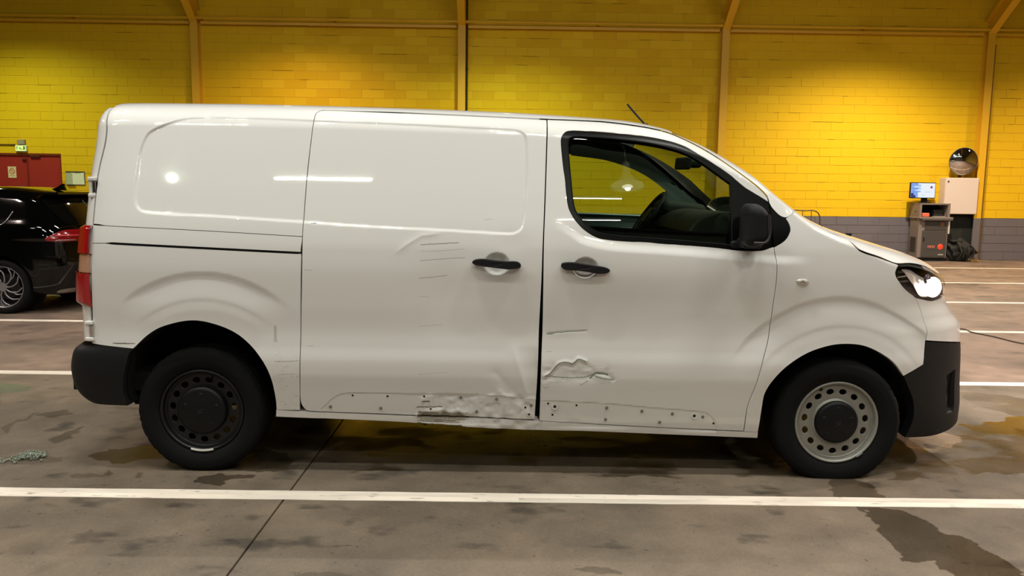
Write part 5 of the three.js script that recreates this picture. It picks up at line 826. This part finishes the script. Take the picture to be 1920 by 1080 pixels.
  const page = print(512, 288, (g) => { g.fillStyle = '#f8fbff'; g.fillRect(0, 0, 512, 288); g.fillStyle = '#8fb2f4'; g.fillRect(0, 0, 150, 288); g.fillStyle = '#c9e6ff'; g.fillRect(60, 50, 150, 40); g.fillRect(90, 130, 120, 30); g.fillStyle = '#7d93df'; for (const y of [34, 98, 166]) g.fillRect(16, y, 190, 14); g.fillStyle = '#33407e'; g.fillRect(0, 200, 60, 88); g.fillRect(60, 240, 40, 48); g.fillStyle = '#d0dad2'; g.fillRect(300, 170, 110, 12); g.fillRect(220, 236, 80, 10); g.fillStyle = '#b04a90'; g.beginPath(); g.arc(432, 80, 26, 0, 7); g.fill(); });
  obj('screen', rbox(0.585, 0.325, 0.004, 0.001, 0, 0, 0.0235), std(0x000000, 0.4, { emissiveMap: page, emissive: lin(0.92, 0.96, 1), emissiveIntensity: 1.9 }), mon);
  const l = new THREE.RectAreaLight(lin(0.9, 0.95, 1), 1.2, 0.58, 0.32); l.position.set(9.3, 1.605, -13.24); l.lookAt(9.3 + 0.1, 1.605, -12.2); scene.add(l); }
{ // bag in a heap on the floor
  const t = thing('black_bag', 'slumped black cloth bag with straps lying on the floor beside the test stand', 'bag', [10.26, 0, -13.23], TURN), cloth = std(0x191816, 0.75, { bumpMap: grain, bumpScale: 0.002 });
  const g = new THREE.SphereGeometry(1, 64, 40), p = g.attributes.position;
  for (let i = 0; i < p.count; i++) { let x = p.getX(i), y = p.getY(i), z = p.getZ(i); const f = 1 + 0.5 * (fbm(x * 2.2 + 9 + z * 1.3, y * 2.4 + 5 - z, 4) - 0.5) + 0.16 * Math.sin(x * 9 + y * 4 + z * 3) * (1 - y * y); x *= 0.34 * f; z *= 0.19 * f; y = Math.max(0.004, 0.24 + y * 0.27 * f * (1 - 0.55 * sstep(-0.05, 0.34, x))); p.setXYZ(i, x, y, z); }
  g.computeVertexNormals(); obj('bag_body', g, cloth, t);
  for (const [x, k] of [[-0.2, 0.05], [0.02, 0.0]]) obj('strap', tube([[x, 0.03, 0.21], [x + 0.02 + k, 0.2, 0.26], [x + 0.06, 0.38, 0.17], [x + 0.14, 0.3, 0.24], [x + 0.12, 0.1, 0.24]], 0.016, 30, 8), std(0x11110f, 0.7), t); obj('flap', rbox(0.24, 0.06, 0.16, 0.025, -0.17, 0.46, 0.04), cloth, t); }
{ const t = thing('tube_barrier', 'low grey tubular barrier rail against the wall beyond the van hood', 'barrier', [6.6, 0, -13.18], TURN), m = std(0x5a4a3c, 0.45, { metalness: 0.5 });
  obj('frame', tube([[-0.9, 0.02, 0], [-0.9, 0.9, 0], [-0.8, 1.1, 0], [0, 1.115, 0], [0.22, 1.115, 0], [0.32, 1.06, 0], [0.36, 0.95, 0], [0.36, 0.02, 0]], 0.014, 60, 8), m, t); for (const x of [-0.68, -0.46, -0.24, -0.04, 0.16]) obj('bar', cyl(0.008, 0.008, 1.1, 8, x, 0.56, 0), m, t); obj('lower_rail', new THREE.CylinderGeometry(0.012, 0.012, 1.26, 8).rotateZ(Math.PI / 2).translate(-0.27, 0.2, 0), m, t); for (const x of [-0.9, 0.36]) obj('foot', rbox(0.06, 0.02, 0.3, 0.006, x, 0.01, 0), m, t); }
// floor clutter
{ const t = thing('floor_cable', 'thin dark cable lying on the floor ahead of the van nose', 'cable', [0, 0, 0]); obj('cable', tube([[4.2, 0.008, -3.75], [4.8, 0.008, -3.83], [5.0, 0.008, -3.8], [4.98, 0.008, -3.6], [5.06, 0.008, -3.35], [5.14, 0.008, -2.95], [5.5, 0.008, -2.7], [6.4, 0.008, -2.6]], 0.0065, 90, 8), std(0x54483e, 0.7), t); }
{ // crumbled safety glass
  const t = thing('broken_glass', 'little heap of crumbled greenish safety glass on the floor at the far left', 'glass', [-2.72, 0.002, 0.76]), g = [], cube = new THREE.IcosahedronGeometry(1, 0);
  for (let i = 0; i < 260; i++) { const a = rnd(), x = a < 0.7 ? (rnd() + rnd() - 1) * 0.1 + 0.06 : -0.18 + rnd() * 0.22, z = (rnd() + rnd() - 1) * 0.075 + (a < 0.7 ? -0.03 : 0.03 - x * 0.1), r = 0.004 + rnd() * 0.004, h = a < 0.7 ? Math.max(0, 0.025 - Math.hypot(x - 0.06, z + 0.03) * 0.2) * rnd() : 0; g.push(moved(cube.clone().scale(r, r * 0.7, r), x, h + r * 0.6, z, rnd() * 3, rnd() * 3, 0)); }
  const o = obj('glass_crumbs', g, phys(0xa9b3a4, 0.08, { clearcoat: 1, transmission: 0.35, thickness: 0.01, ior: 1.5 }), t); o.userData.kind = 'stuff'; }
renderer.render(scene, camera);
